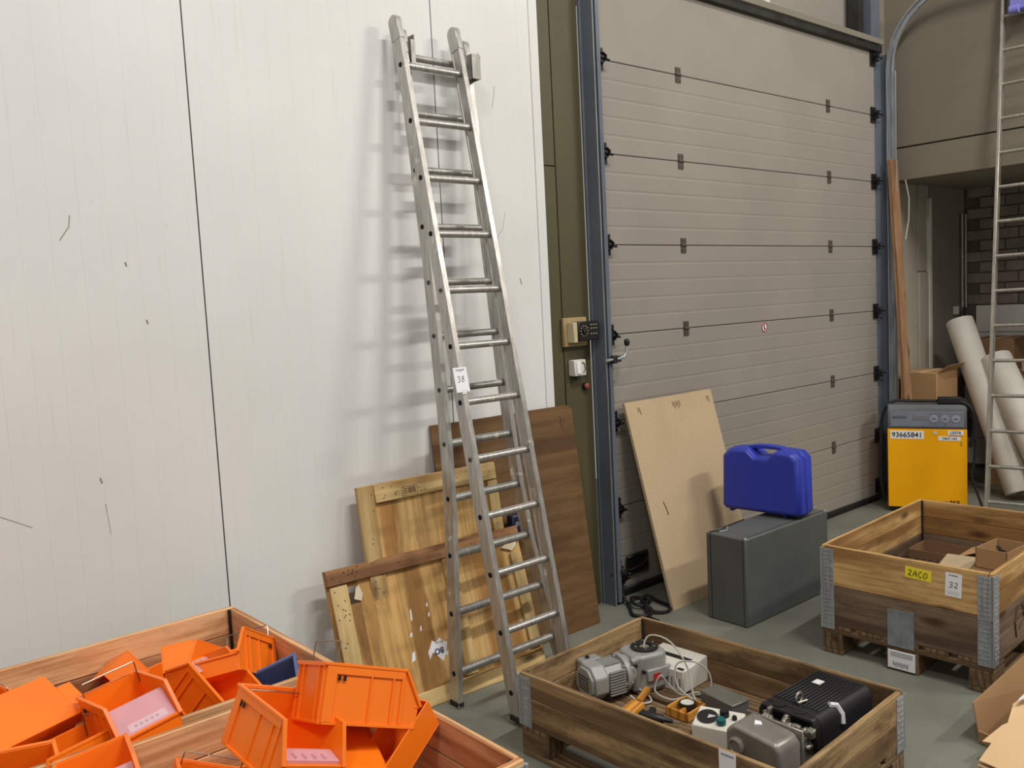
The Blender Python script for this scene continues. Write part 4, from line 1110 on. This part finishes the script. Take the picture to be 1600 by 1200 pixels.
    MB().b(-.045, .045, -.085, .085, 0, .075).obj('housing', M_['dark_grey'], t, .004)
    MB().b(-.047, .047, -.087, .087, .068, .079).obj('lid', plain('grey_green_lid', (112, 112, 104), .4, .3), t, .003)
    MB().cyl((-.045, -.03, .035), (-.062, -.03, .035), .014, n=14).obj('round_knob', M_['cast_lt'], t, smooth=True)
    # white meter box
    t = thing('meter_box', 'white instrument box with round dial and black and teal knobs', 'instrument', (2.512, 1.878, Z), (0, 0, radians(-70)))
    # local x along the long side (to the right in the photo), y away
    MB().prism([(-.055, 0), (.055, 0), (.055, .095), (-.055, .070)], 'x', -.085, .085).obj('housing', M_['white_plastic'], t, .003)
    pr = MB(); R = Euler((math.atan(.025/.11), 0, 0)).to_matrix()
    def on(mb, x, y, r, h, n=24): 
        z = .0825 + y * .227
        mb.lathe([(r, 0), (r, h * .8), (r * .85, h), (.001, h)], (x, y, z), R @ Vector((0, 0, 1)), n)
    on(pr, -.042, .0, .038, .005); pr.obj('dial_bezel', M_['black'], t, smooth=True)
    q = MB(); z0 = .0885; q.prism([(-.036, -.020), (-.012, .004), (-.014, .014), (-.04, .020)], 'z', .0878, .0895); q.obj('dial_face', M_['glass'], t)
    q = MB(); on(q, .016, .022, .017, .026); q.obj('black_knob', M_['black'], t, smooth=True)
    q = MB(); on(q, .016, -.022, .017, .022); q.obj('teal_knob', M_['teal'], t, smooth=True, label='teal green rotary knob')
    q = MB(); on(q, .055, .012, .009, .014); q.obj('small_knob', M_['black'], t, smooth=True)
    # vacuum pump
    t = thing('vacuum_pump', 'vacuum pump with ribbed black cover and cast metal oil housing', 'pump', (2.43, 1.590, Z + .012), (0, 0, radians(-1.5)))
    cov = MB()
    prof = [(-.112, .02), (-.112, .175), (-.096, .200), (-.085, .206), (.085, .206), (.100, .198), (.112, .175), (.112, .02)]
    cov.prism(prof, 'x', .10, .425)
    cov.prism([(-.112, .10), (-.112, .175), (-.096, .204), (.10, .200), (.112, .175), (.112, .12), (.1, .12), (.09, .186), (-.09, .188), (-.1, .10)], 'x', .066, .10)
    cov.obj('cover', M_['black_rib'], t, .006, seg=2)
    rb = MB()
    for i in range(13): y = -.084 + i * .014; rb.b(.125, .41, y, y + .006, .205, .2105)
    rb.obj('cover_ribs', M_['black_rib'], t, .0015)
    for x, y in ((.092, .045), (.092, -.035)): MB().cyl((x, y, .190), (x, y, .2048), .021, n=18).obj('cover_opening', M_['hole'], t)
    lp = MB().tube([(.135 + .018 * cos(a * pi / 8), -.005, .228 + .018 * sin(a * pi / 8)) for a in range(-3, 12)] + [(.16, -.02, .216)], .004, 8)
    lp.obj('lifting_ring', M_['cast_lt'], t, smooth=True)
    tp = MB(); tp.tube([(.19, -.085, .2115), (.215, -.095, .205), (.225, -.110, .175), (.222, -.1145, .145)], .010, 6); 
    tp.v = [(x, y, z) for x, y, z in tp.v]
    tp.obj('white_strap', M_['tape_white'], t, smooth=True)
    MB().b(.30, .335, .02, .05, .2105, .213).b(.16, .25, .1125, .114, .15, .185).obj('tape_patch', M_['tape_white'], t)
    hs = MB(); hs.prism([(-.108, .0), (-.108, .165), (-.09, .190), (.07, .205), (.10, .175), (.10, 0)], 'x', -.135, -.015)
    hs.obj('oil_housing', M_['cast'], t, .012, seg=3)
    fl = MB(); fl.b(-.015, -.006, -.114, .106, 0, .200); fl.obj('housing_flange', M_['cast_lt'], t, .003)
    mc = MB()
    for i in range(44):
        mc.box((rnd.uniform(.005, .075), rnd.uniform(-.10, .10), rnd.uniform(.10, .190)), (rnd.uniform(.015, .035), rnd.uniform(.012, .03), rnd.uniform(.012, .03)), (rnd.uniform(-.3, .3), rnd.uniform(-.3, .3), 0))
    mc.b(.006, .09, -.09, .09, .0, .15)
    mc.obj('pump_block', M_['cast_lt'], t, .003)
    gl = MB().lathe([(.030, 0), (.030, .008), (.022, .012), (.020, .006), (.001, .006)], (-.135, .055, .135), (-1, 0, 0), 22)
    for yy, zz in ((.092, .10), (-.02, .07), (-.085, .06)): MB().cyl((-.132, yy, zz), (-.148, yy, zz), .011, n=10).obj('oil_plug', M_['cast_lt'], t, smooth=True)
    gl.obj('sight_glass', M_['cast'], t, smooth=True)
    MB().prism([(-.085, .02), (-.06, .035), (-.055, .015), (-.07, .0)], 'z', .200, .204).obj('paper_tab', M_['paper'], t)

# ------------------------------------------------------------------ contents of crate 2
def open_box(name, label, loc, rot, dims, mat='card', flaps=0, group=None, th=.004):
    t = thing(name, label, 'box', loc, rot, group)
    a, b, h = dims[0]/2, dims[1]/2, dims[2]
    m = MB(); m.b(-a, a, -b, b, 0, th)
    m.b(-a, a, -b, -b + th, 0, h); m.b(-a, a, b - th, b, 0, h); m.b(-a, -a + th, -b, b, 0, h); m.b(a - th, a, -b, b, 0, h)
    m.obj('carton', M_[mat], t)
    return t
def flap(parent, hinge, along, out, L, w, mat, name='flap', taper=.04, th=.003):
    """quad flap: hinge start point, along = direction of hinge edge, out = outward direction"""
    h = Vector(hinge); al = Vector(along).normalized(); ou = Vector(out).normalized(); n = al.cross(ou).normalized()
    c = [h, h + al * L, h + al * (L - taper) + ou * w, h + al * taper + ou * w]
    m = MB(); m.add(c + [p + n * th for p in c], [(0,1,2,3),(7,6,5,4),(0,4,5,1),(1,5,6,2),(2,6,7,3),(3,7,4,0)])
    return m.obj(name, M_[mat], parent)
def build_contents2():
    Z = .1455
    R2 = radians(2.6)
    t = open_box('cardboard_tray', 'brown cardboard tray of dark toothed parts inside the 2ACO crate', (4.33, 2.03, Z), (0, 0, R2), (.52, .34, .13), 'card_dk')
    MB().b(-.25, .25, -.16, .16, .005, .10).obj('packing', M_['card_dk'], t)
    t2 = thing('toothed_rack', 'row of dark slotted plates standing in the cardboard tray', 'rack', (4.455, 2.06, Z + .125), (0, 0, R2))
    MB().b(-.05, .05, -.12, .12, 0, .02).obj('base', M_['steel_dark'], t2)
    for k in range(7): MB().prism([(-.05, .01), (.045, .01), (.02, .07), (-.045, .062)], 'y', -.12 + k * .036, -.104 + k * .036).obj('plate', M_['black'], t2, .002)
    w = MB().b(-.23, .12, -.14, .12, 0, .012).obj('clear_bag', M_['wrap'], None, .005)
    w.location = (4.30, 2.06, Z + .135); w.rotation_euler = (.05, .06, R2); tag(w, 'clear plastic bag crumpled over the cardboard tray behind the slotted plates', 'bag')
    t = thing('beige_folder_box', 'flat beige cardboard box lying next to the slotted plates', 'box', (4.62, 1.905, Z + .150), (0, radians(-3), radians(10)))
    MB().b(-.13, .10, -.075, .075, 0, .022).obj('carton', M_['beige'], t, .003)
    t = thing('carton_stack_base', 'closed brown carton under the flat beige box', 'box', (4.62, 1.72, Z), (0, 0, R2))
    MB().b(-.13, .30, .085, .25, 0, .148).obj('carton', M_['card_dk'], t, .003)
    t = open_box('long_carton', 'long open brown carton lying along the far end of the 2ACO crate', (4.82, 2.08, Z), (0, 0, R2), (.22, .26, .165), 'card_dk')
    flap(t, (.11, -.13, .165), (-1, 0, 0), (0, -.8, .25), .22, .09, 'card')
    t = open_box('small_parts_carton', 'small open cardboard carton of black metal pieces in the 2ACO crate', (4.60, 1.685, Z + .20), (0, 0, radians(-4)), (.23, .15, .10), 'card')
    s = thing('black_pieces', 'handful of small black metal pieces in the small open carton', 'parts', (4.60, 1.685, Z + .206))
    for k in range(16):
        MB().box((rnd.uniform(-.075, .075), rnd.uniform(-.045, .045), rnd.uniform(.02, .075)), (.05, .016, .014), (rnd.uniform(-.5, .5), rnd.uniform(-.5, .5), rnd.uniform(0, 3))).obj('piece', M_['steel_dark'], s, .003)
    t = thing('closed_carton', 'closed brown carton carrying the small carton of black pieces', 'box', (4.58, 1.64, Z), (0, 0, R2))
    MB().b(-.30, .33, -.10, .145, 0, .198).obj('carton', M_['card_dk'], t, .003)
    MB().b(.16, .30, -.09, .10, .198, .200).obj('packing_tape', M_['tape'], t)

# ------------------------------------------------------------------ cases, charger, storage corner
def build_cases():
    t = thing('grey_case', 'long dark grey fibre case standing on the floor by the chipboard', 'case', (4.212, 2.765, 0), (0, 0, radians(-.4)))
    a, b, h = .405, .128, .478
    MB().b(-a, a, -b, b, 0, h).obj('body', M_['dark_grey'], t, .008, seg=2)
    e = MB()
    for z in (.055,): pass
    e.b(-a - .0015, -a, -b + .018, -b + .020, .0, h); e.b(-a - .0015, -a, b - .032, b - .029, 0, h)
    e.b(-a, a, -b + .02, -b + .0225, h, h + .0012)
    e.obj('seam', M_['steel_dark'], t)
    c = MB()
    c.lathe([(.011, 0), (.009, .006), (.001, .009)], (-a + .012, -b + .010, h - .002)); c.lathe([(.011, 0), (.009, .006), (.001, .009)], (a - .012, -b + .012, h - .002))
    c.obj('corner_stud', M_['galv'], t, smooth=True)
    MB().tube([(-a + .01, b - .02, h + .004), (-a + .07, b - .05, h + .005), (-a + .12, b - .035, h + .01), (-a + .2, b - .02, h + .004), (-a + .34, b - .01, h + .004)], .0035, 6).obj('strap_cord', M_['rubber'], t, smooth=True)
    MB().tube([(-a + .04, b - .06, h + .004), (-a + .09, b - .075, h + .004), (-a + .13, b - .05, h + .012)], .004, 6).obj('latch_wire', M_['galv'], t, smooth=True)
    # blue case: local x along the wide face, facing -X world
    t = thing('blue_case', 'ultramarine blue plastic carrying case standing on the grey case', 'case', (4.365, 2.872, .479), (0, 0, radians(-83.5)))
    # local +x runs towards the camera-right (world -Y), local -y faces world -X
    Wd, D, Hh = .50, .20, .40
    w = Wd / 2
    ring = [(-w + .0, .03), (-w + .02, 0.012), (w - .02, 0.012), (w, .03), (w - .004, Hh - .06), (w - .05, Hh - .01), (.12, Hh), (-.12, Hh), (-w + .06, Hh - .01), (-w + .008, Hh - .06)]
    def inset(poly, k, dz=0):
        cx = sum(p[0] for p in poly) / len(poly); cz = sum(p[1] for p in poly) / len(poly)
        return [(cx + (x - cx) * k, cz + (z - cz) * k) for x, z in poly]
    hole = [(-.055, Hh - .050), (.055, Hh - .050), (.075, Hh - .022), (-.075, Hh - .022)]
    def shell(mb, y0, y1, k0, k1):
        lo, hi = inset(ring, k0), inset(ring, k1); n = len(ring)
        vs = [(x, y0, z) for x, z in lo] + [(x, y1, z) for x, z in hi]
        mb.add(vs, [tuple(range(n)), tuple(range(n, 2*n))[::-1]] + [(i, (i+1) % n, n + (i+1) % n, n + i) for i in range(n)])
    # shell halves are cut at the handle: body stops below it, handle bars rise above
    ringb = [(-w, .03), (-w + .02, .012), (w - .02, .012), (w, .03), (w - .004, Hh - .06), (w - .04, Hh - .018), (.105, Hh - .010), (.060, Hh - .056), (-.035, Hh - .058), (-.085, Hh - .010), (-w + .05, Hh - .018), (-w + .008, Hh - .06)]
    ring_save = ring; ring = ringb
    m = MB(); shell(m, -D/2, -D/2 + .03, .90, .985); shell(m, -D/2 + .03, -.012, .985, .99); m.obj('front_shell', M_['blue'], t, .010, seg=3)
    m = MB(); shell(m, .0, D/2 - .03, .99, .985); shell(m, D/2 - .03, D/2, .985, .90); m.obj('rear_shell', M_['blue'], t, .010, seg=3)
    m = MB(); shell(m, -.014, .002, 1.0, 1.0); m.obj('seam_band', M_['blue'], t, .003)
    hp = [(-.12, 0, Hh - .030), (-.09, 0, Hh - .014), (-.05, 0, Hh - .007), (.0, 0, Hh - .005), (.07, 0, Hh - .007), (.11, 0, Hh - .014), (.14, 0, Hh - .030)]
    m = MB(); m.sweep([(p, (0, 1, 0), (0, 0, 1)) for p in hp], [(-.026, -.012), (.026, -.012), (.026, .010), (-.026, .010)]); m.obj('handle', M_['blue'], t, .004, seg=2)
    f = MB()
    for x in (-.2, .13): f.b(x - .012, x + .012, -.06, .06, 0, .018)
    f.obj('foot', M_['blue'], t, .004)
    l = MB()
    for x in (-.16, .16): l.b(x - .02, x + .02, -.02, .02, Hh - .036, Hh - .018)
    l.obj('latch', M_['blue'], t, .003)

def build_charger():
    ang = math.atan2(-.565, .255)
    t = thing('battery_charger', 'yellow forklift battery charger cabinet with grey top beside the door', 'charger', (6.690, 2.985, 0), (0, 0, ang))
    W, D, H = .55, .30, .845
    w = W / 2
    f = MB()
    for x in (-w + .05, w - .05):
        for y in (.04, D - .04): f.b(x - .02, x + .02, y - .02, y + .02, 0, .04)
    f.obj('foot', M_['rubber'], t, .003)
    MB().b(-w, w, 0, D, .04, .655).obj('cabinet', M_['yellow'], t, .006, seg=2)
    MB().prism([(0, .657), (D, .657), (D, H - .01), (.03, H), (.0, H - .05)], 'x', -w, w).obj('hood', M_['panel_grey'], t, .010, seg=3)
    MB().b(-w + .02, w - .02, -.005, .002, .672, .790).obj('control_strip', M_['panel_strip'], t, .004)
    MB().b(-.10, .01, -.008, -.004, .725, .762).obj('display', M_['ink_grey'], t, .002)
    MB().b(-.24, -.14, -.007, -.004, .738, .756).obj('brand_strip', M_['panel_grey'], t)
    for x in (.05, .125, .2):
        MB().lathe([(.030, 0), (.030, .003), (.026, .004), (.001, .004)], (x, -.005, .735), (0, -1, 0), 20).obj('button', plain('pale_button', (150, 152, 168), .5), t)
    q = MB()
    for x in (.05, .125, .2): q.b(x - .012, x + .012, -.0105, -.0095, .731, .740)
    q.b(.127, .133, -.0095, -.005, .688, .695)
    q.obj('button_marks', M_['panel_grey'], t)
    MB().b(-w + .02, -w + .255, -.0025, 0, .578, .641).obj('number_label', M_['paper'], t, label='white label printed 93665841')
    text('number_text', '93665841', .054, M_['ink'], t, (-w + .1375, -.0032, .6085), (pi/2, 0, 0), .0008)
    MB().b(.145, .25, -.0025, 0, .612, .645).obj('upper_label', M_['paper'], t)
    text('upper_text', 'L0376', .030, M_['ink'], t, (.198, -.0032, .629), (pi/2, 0, 0), .0004)
    MB().b(.08, .23, -.0025, 0, .569, .601).obj('lower_label', M_['paper'], t)
    text('lower_text', '10631162', .026, M_['ink'], t, (.155, -.0032, .585), (pi/2, 0, 0), .0004)
    MB().b(.15, .245, -.0026, 0, .605, .607).obj('red_line', M_['red'], t)
    text('digit_mark', '2', .036, M_['ink_brown'], t, (.235, -.0012, .545), (pi/2, 0, 0))
    MB().lathe([(.014, 0), (.014, .004)], (.06, 0, .628), (0, -1, 0), 16).obj('lamp_lens', M_['white_plastic'], t)
    text('maker_lettering', 'INCE', .030, M_['ink'], t, (.19, -.0012, .095), (pi/2, 0, 0), .001)
    MB().b(.0, .15, -.0015, 0, .090, .098).obj('maker_bar', M_['ink_brown'], t)
    # cable from left side over the top and down the right
    P = [(-w - .02, .10, .06), (-w - .055, .08, .25), (-w - .05, .06, .55), (-w - .035, .06, .76), (-w + .04, .07, H + .015), (-.1, .08, H + .018), (.12, .08, H + .018), (w - .02, .06, H + .03), (w + .035, .03, .76), (w + .05, .02, .64), (w + .02, .02, .52)]
    MB().tube(smooth_path(P, 5), .011, 8).obj('charging_cable', M_['rubber'], t, smooth=True)
    P = [(w + .06, .04, .62), (w + .05, .06, .42), (w + .03, .05, .30), (w + .07, .05, .16), (w + .11, .04, .03)]
    MB().tube(smooth_path(P, 5), .009, 8).obj('mains_cable', M_['rubber'], t, smooth=True)
    P = [(w - .06, .04, H + .03), (w + .03, .02, H - .03), (w + .05, .01, .66), (w + .02, .01, .53)]
    MB().tube(smooth_path(P, 5), .017, 8).obj('cable_loop', M_['rubber'], t, smooth=True)
    MB().b(w - .20, w - .03, .02, .10, H + .002, H + .05).obj('connector', M_['rubber'], t, .008, seg=2)

def build_corner():
    # leaning raw plank in the corner right of the door
    t = thing('leaning_plank', 'long raw timber plank leaning upright in the corner behind the charger', 'plank', (6.925, 3.22, 0))
    A = Vector((.04, 0, 0)); B = Vector((.10, .17, 2.76)); d = (B - A).normalized()
    o = MB().b(0, (B - A).length, -.02, .02, -.045, .045).obj('board', M_['plank'], t, .003)
    x = d; z = Vector((1, -.1, 0)); z = (z - x * z.dot(x)).normalized(); y = z.cross(x)
    mt = Matrix((x, y, z)).transposed().to_4x4(); mt.translation = A; o.matrix_local = mt
    c = MB().tube([Vector((.17, .10, 2.60)), Vector((.21, .09, 2.45)), Vector((.20, .09, 2.28)), Vector((.12, .08, 2.12))], .006, 6).obj('hanging_strap', M_['cable_grey'], t, smooth=True)
    # foam rolls
    def roll(A, B, r, lab, rt=None, name='foam_roll', ri=.03):
        A, B = Vector(A), Vector(B); t = thing(name, lab, 'roll', A, (0, 0, 0), 'white foam rolls')
        d = (B - A); L = d.length
        n = 28; m = MB(); dd = d.normalized(); a = dd.orthogonal().normalized(); b = dd.cross(a)
        vs = []
        prof = [(ri, -.002), (r * .985, 0), (r, .01), (r * 1.01, L * .3), (r * .99, L * .6), (r, L - .01), (r * .985, L), (ri, L - .002)]
        for k, (q, h) in enumerate(prof):
            for i in range(n):
                th = 2 * pi * i / n; qq = q * (1 + (.03 * sin(3 * th + h * 5) if q > .05 else 0)); vs.append(dd * h + (a * cos(th) + b * sin(th)) * qq)
        fs = [(j * n + i, j * n + (i + 1) % n, (j + 1) * n + (i + 1) % n, (j + 1) * n + i) for j in range(len(prof)) for i in range(n) if j < len(prof) - 1]
        m.add(vs, fs)
        m.obj('wound_foam', M_['foam'], t, smooth=True)
        core = MB().pipe(dd * .004, dd * (L - .004), ri, ri - .006, 18).obj('core_tube', M_['card'], t, smooth=True)
    roll((7.52, 2.62, 0.06), (7.80, 3.20, 1.43), .108, 'tall white foam roll leaning behind the yellow charger')
    roll((7.43, 2.30, 0.07), (7.76, 2.90, 1.12), .125, 'thicker white foam roll standing behind the wall ladder')
    # cardboard boxes
    def cbox(loc, dims, lab, mat='card', rot=0, cat='box'):
        t = thing('cardboard_box', lab, cat, loc, (0, 0, rot), 'cardboard boxes in the storage corner')
        a, b, h = dims[0]/2, dims[1]/2, dims[2]
        MB().b(-a, a, -b, b, 0, h).obj('carton', M_[mat], t, .004)
        MB().b(-a - .001, a, -.025, .025, h, h + .0012).obj('packing_tape', M_['card_lt'], t)
        return t
    t = cbox((7.45, 3.30, 0), (.40, .30, 1.03), 'tall brown cardboard box behind the yellow charger')
    flap(t, (-.2, -.15, 1.03), (1, 0, 0), (0, -.5, .4), .40, .10, 'card')
    cbox((8.20, 2.70, 0), (.5, .7, .55), 'big brown carton at the bottom of the storage corner stack', 'card')
    cbox((8.15, 2.62, .55), (.42, .46, .44), 'brown carton wrapped in clear film in the storage corner')
    w = MB().b(7.93, 8.37, 2.38, 2.86, .552, .992).obj('stretch_wrap', M_['wrap'], None, .03, seg=3)
    tag(w, 'crinkled clear stretch film wrapped around the middle carton', 'film')
    w.scale = (1.0, 1.0, 1.0)
    cbox((8.12, 2.55, .995), (.44, .42, .10), 'flat brown carton lying on the film-wrapped carton', 'card', .1)
    t = cbox((8.33, 3.05, .555), (.5, .36, .70), 'dark brown box at the back under the bricks', 'card_dk')
    flap(t, (-.25, -.18, .70), (1, 0, 0), (0, -.8, .3), .5, .12, 'card_dk')
    q = MB().b(7.945, 7.948, 2.42, 2.60, .30, .46).obj('printed_label', M_['paper']); tag(q, 'white printed label on the big carton at the bottom', 'label')
    cbox((8.2, 2.15, 0), (.5, .36, .40), 'brown carton beside the wall ladder foot', 'card')

def build_front_carton():
    # open carton at the bottom right of the picture
    t = thing('flattened_carton', 'open cardboard carton with spread flaps at the bottom right corner', 'box', (3.62, .98, 0), (0, 0, radians(0)))
    def quad(ps, mat, th=.004, name='carton_wall'):
        ps = [Vector(p) for p in ps]; n = (ps[1] - ps[0]).cross(ps[2] - ps[0]).normalized()
        k = len(ps)
        m = MB(); m.add(ps + [p + n * th for p in ps], [tuple(range(k)), tuple(range(k, 2*k))[::-1]] + [(i, (i+1) % k, k + (i+1) % k, k + i) for i in range(k)])
        return m.obj(name, M_[mat], t)
    O = Vector((-3.62, -.98, 0))
    def Q(ps, mat, **k): return quad([Vector(p) + O for p in ps], mat, **k)
    Q([(3.40, 1.325, .004), (3.27, .70, .004), (4.15, .62, .004), (4.20, 1.30, .004)], 'card_dk', name='carton_base')
    Q([(3.40, 1.325, .004), (4.20, 1.30, .004), (4.22, 1.345, .20), (3.385, 1.345, .16)], 'card', name='carton_wall')
    Q([(3.40, 1.325, .004), (3.27, .70, .004), (3.255, .70, .05), (3.39, 1.325, .055)], 'card', name='carton_wall')
    Q([(3.51, 1.245, .145), (3.40, 1.225, .115), (3.375, 1.235, .112), (3.262, 1.262, .082), (3.275, 1.235, .080), (3.155, 1.232, .062), (3.12, .80, .045), (3.75, .75, .13), (3.90, 1.18, .19)], 'card_lt', name='carton_flap')
    Q([(3.15, 1.235, .045), (3.30, 1.23, .060), (3.60, 1.05, .085), (3.50, .66, .05), (3.12, .70, .03)], 'card_lt', name='carton_flap')
    Q([(3.50, 1.225, .165), (3.56, 1.19, .175), (3.85, 1.17, .205), (3.80, 1.21, .20)], 'tape_white', name='tape_piece')


def build_floor_cable():
    ctrl = [(3.66, 3.41, .19), (3.70, 3.40, .10), (3.72, 3.36, .02), (3.66, 3.28, .01), (3.60, 3.20, .01), (3.66, 3.14, .01), (3.74, 3.20, .014), (3.70, 3.28, .03), (3.76, 3.36, .03),
            (3.84, 3.36, .012), (3.83, 3.28, .012), (3.75, 3.24, .035), (3.70, 3.16, .02), (3.76, 3.10, .01), (3.84, 3.14, .01), (3.90, 3.24, .012), (3.86, 3.32, .03), (3.78, 3.30, .03), (3.72, 3.22, .03), (3.64, 3.12, .01), (3.62, 3.04, .01)]
    ctrl = [(x - .06, y, z) for x, y, z in ctrl]
    # keep clear of the chipboard: stays left of x=3.76
    ctrl = [(min(x, 3.80), y, z) for x, y, z in ctrl]
    o = MB().tube(smooth_path(ctrl, 5), .010, 8).obj('black_cable', M_['rubber'], smooth=True)
    tag(o, 'tangled black cable on the floor at the foot of the door track', 'cable')

build_shell(); build_door(); build_wall_fittings()
build_boards(); build_ladder(); build_right_ladder()
build_crates(); build_contents1(); build_contents2(); build_cases(); build_charger(); build_corner(); build_front_carton(); build_floor_cable()
build_bins()

for o in scene.objects:
    if o.type == 'MESH' and o.name.split('.')[0] in ('stencil_mark', 'dial_marks', 'slots', 'tag_print', 'print', 'label_print', 'sticker_print', 'prints', 'nail_heads', 'paper_scraps', 'wear_marks',
            'printed_stamp', 'side_marks', 'button_marks', 'handwriting', 'grille_openings', 'cooling_fins', 'flange_bolts', 'drilled_holes', 'cover_ribs', 'oil_plugs', 'pump_block', 'pencil_mark'):
        o['kind'] = 'stuff'
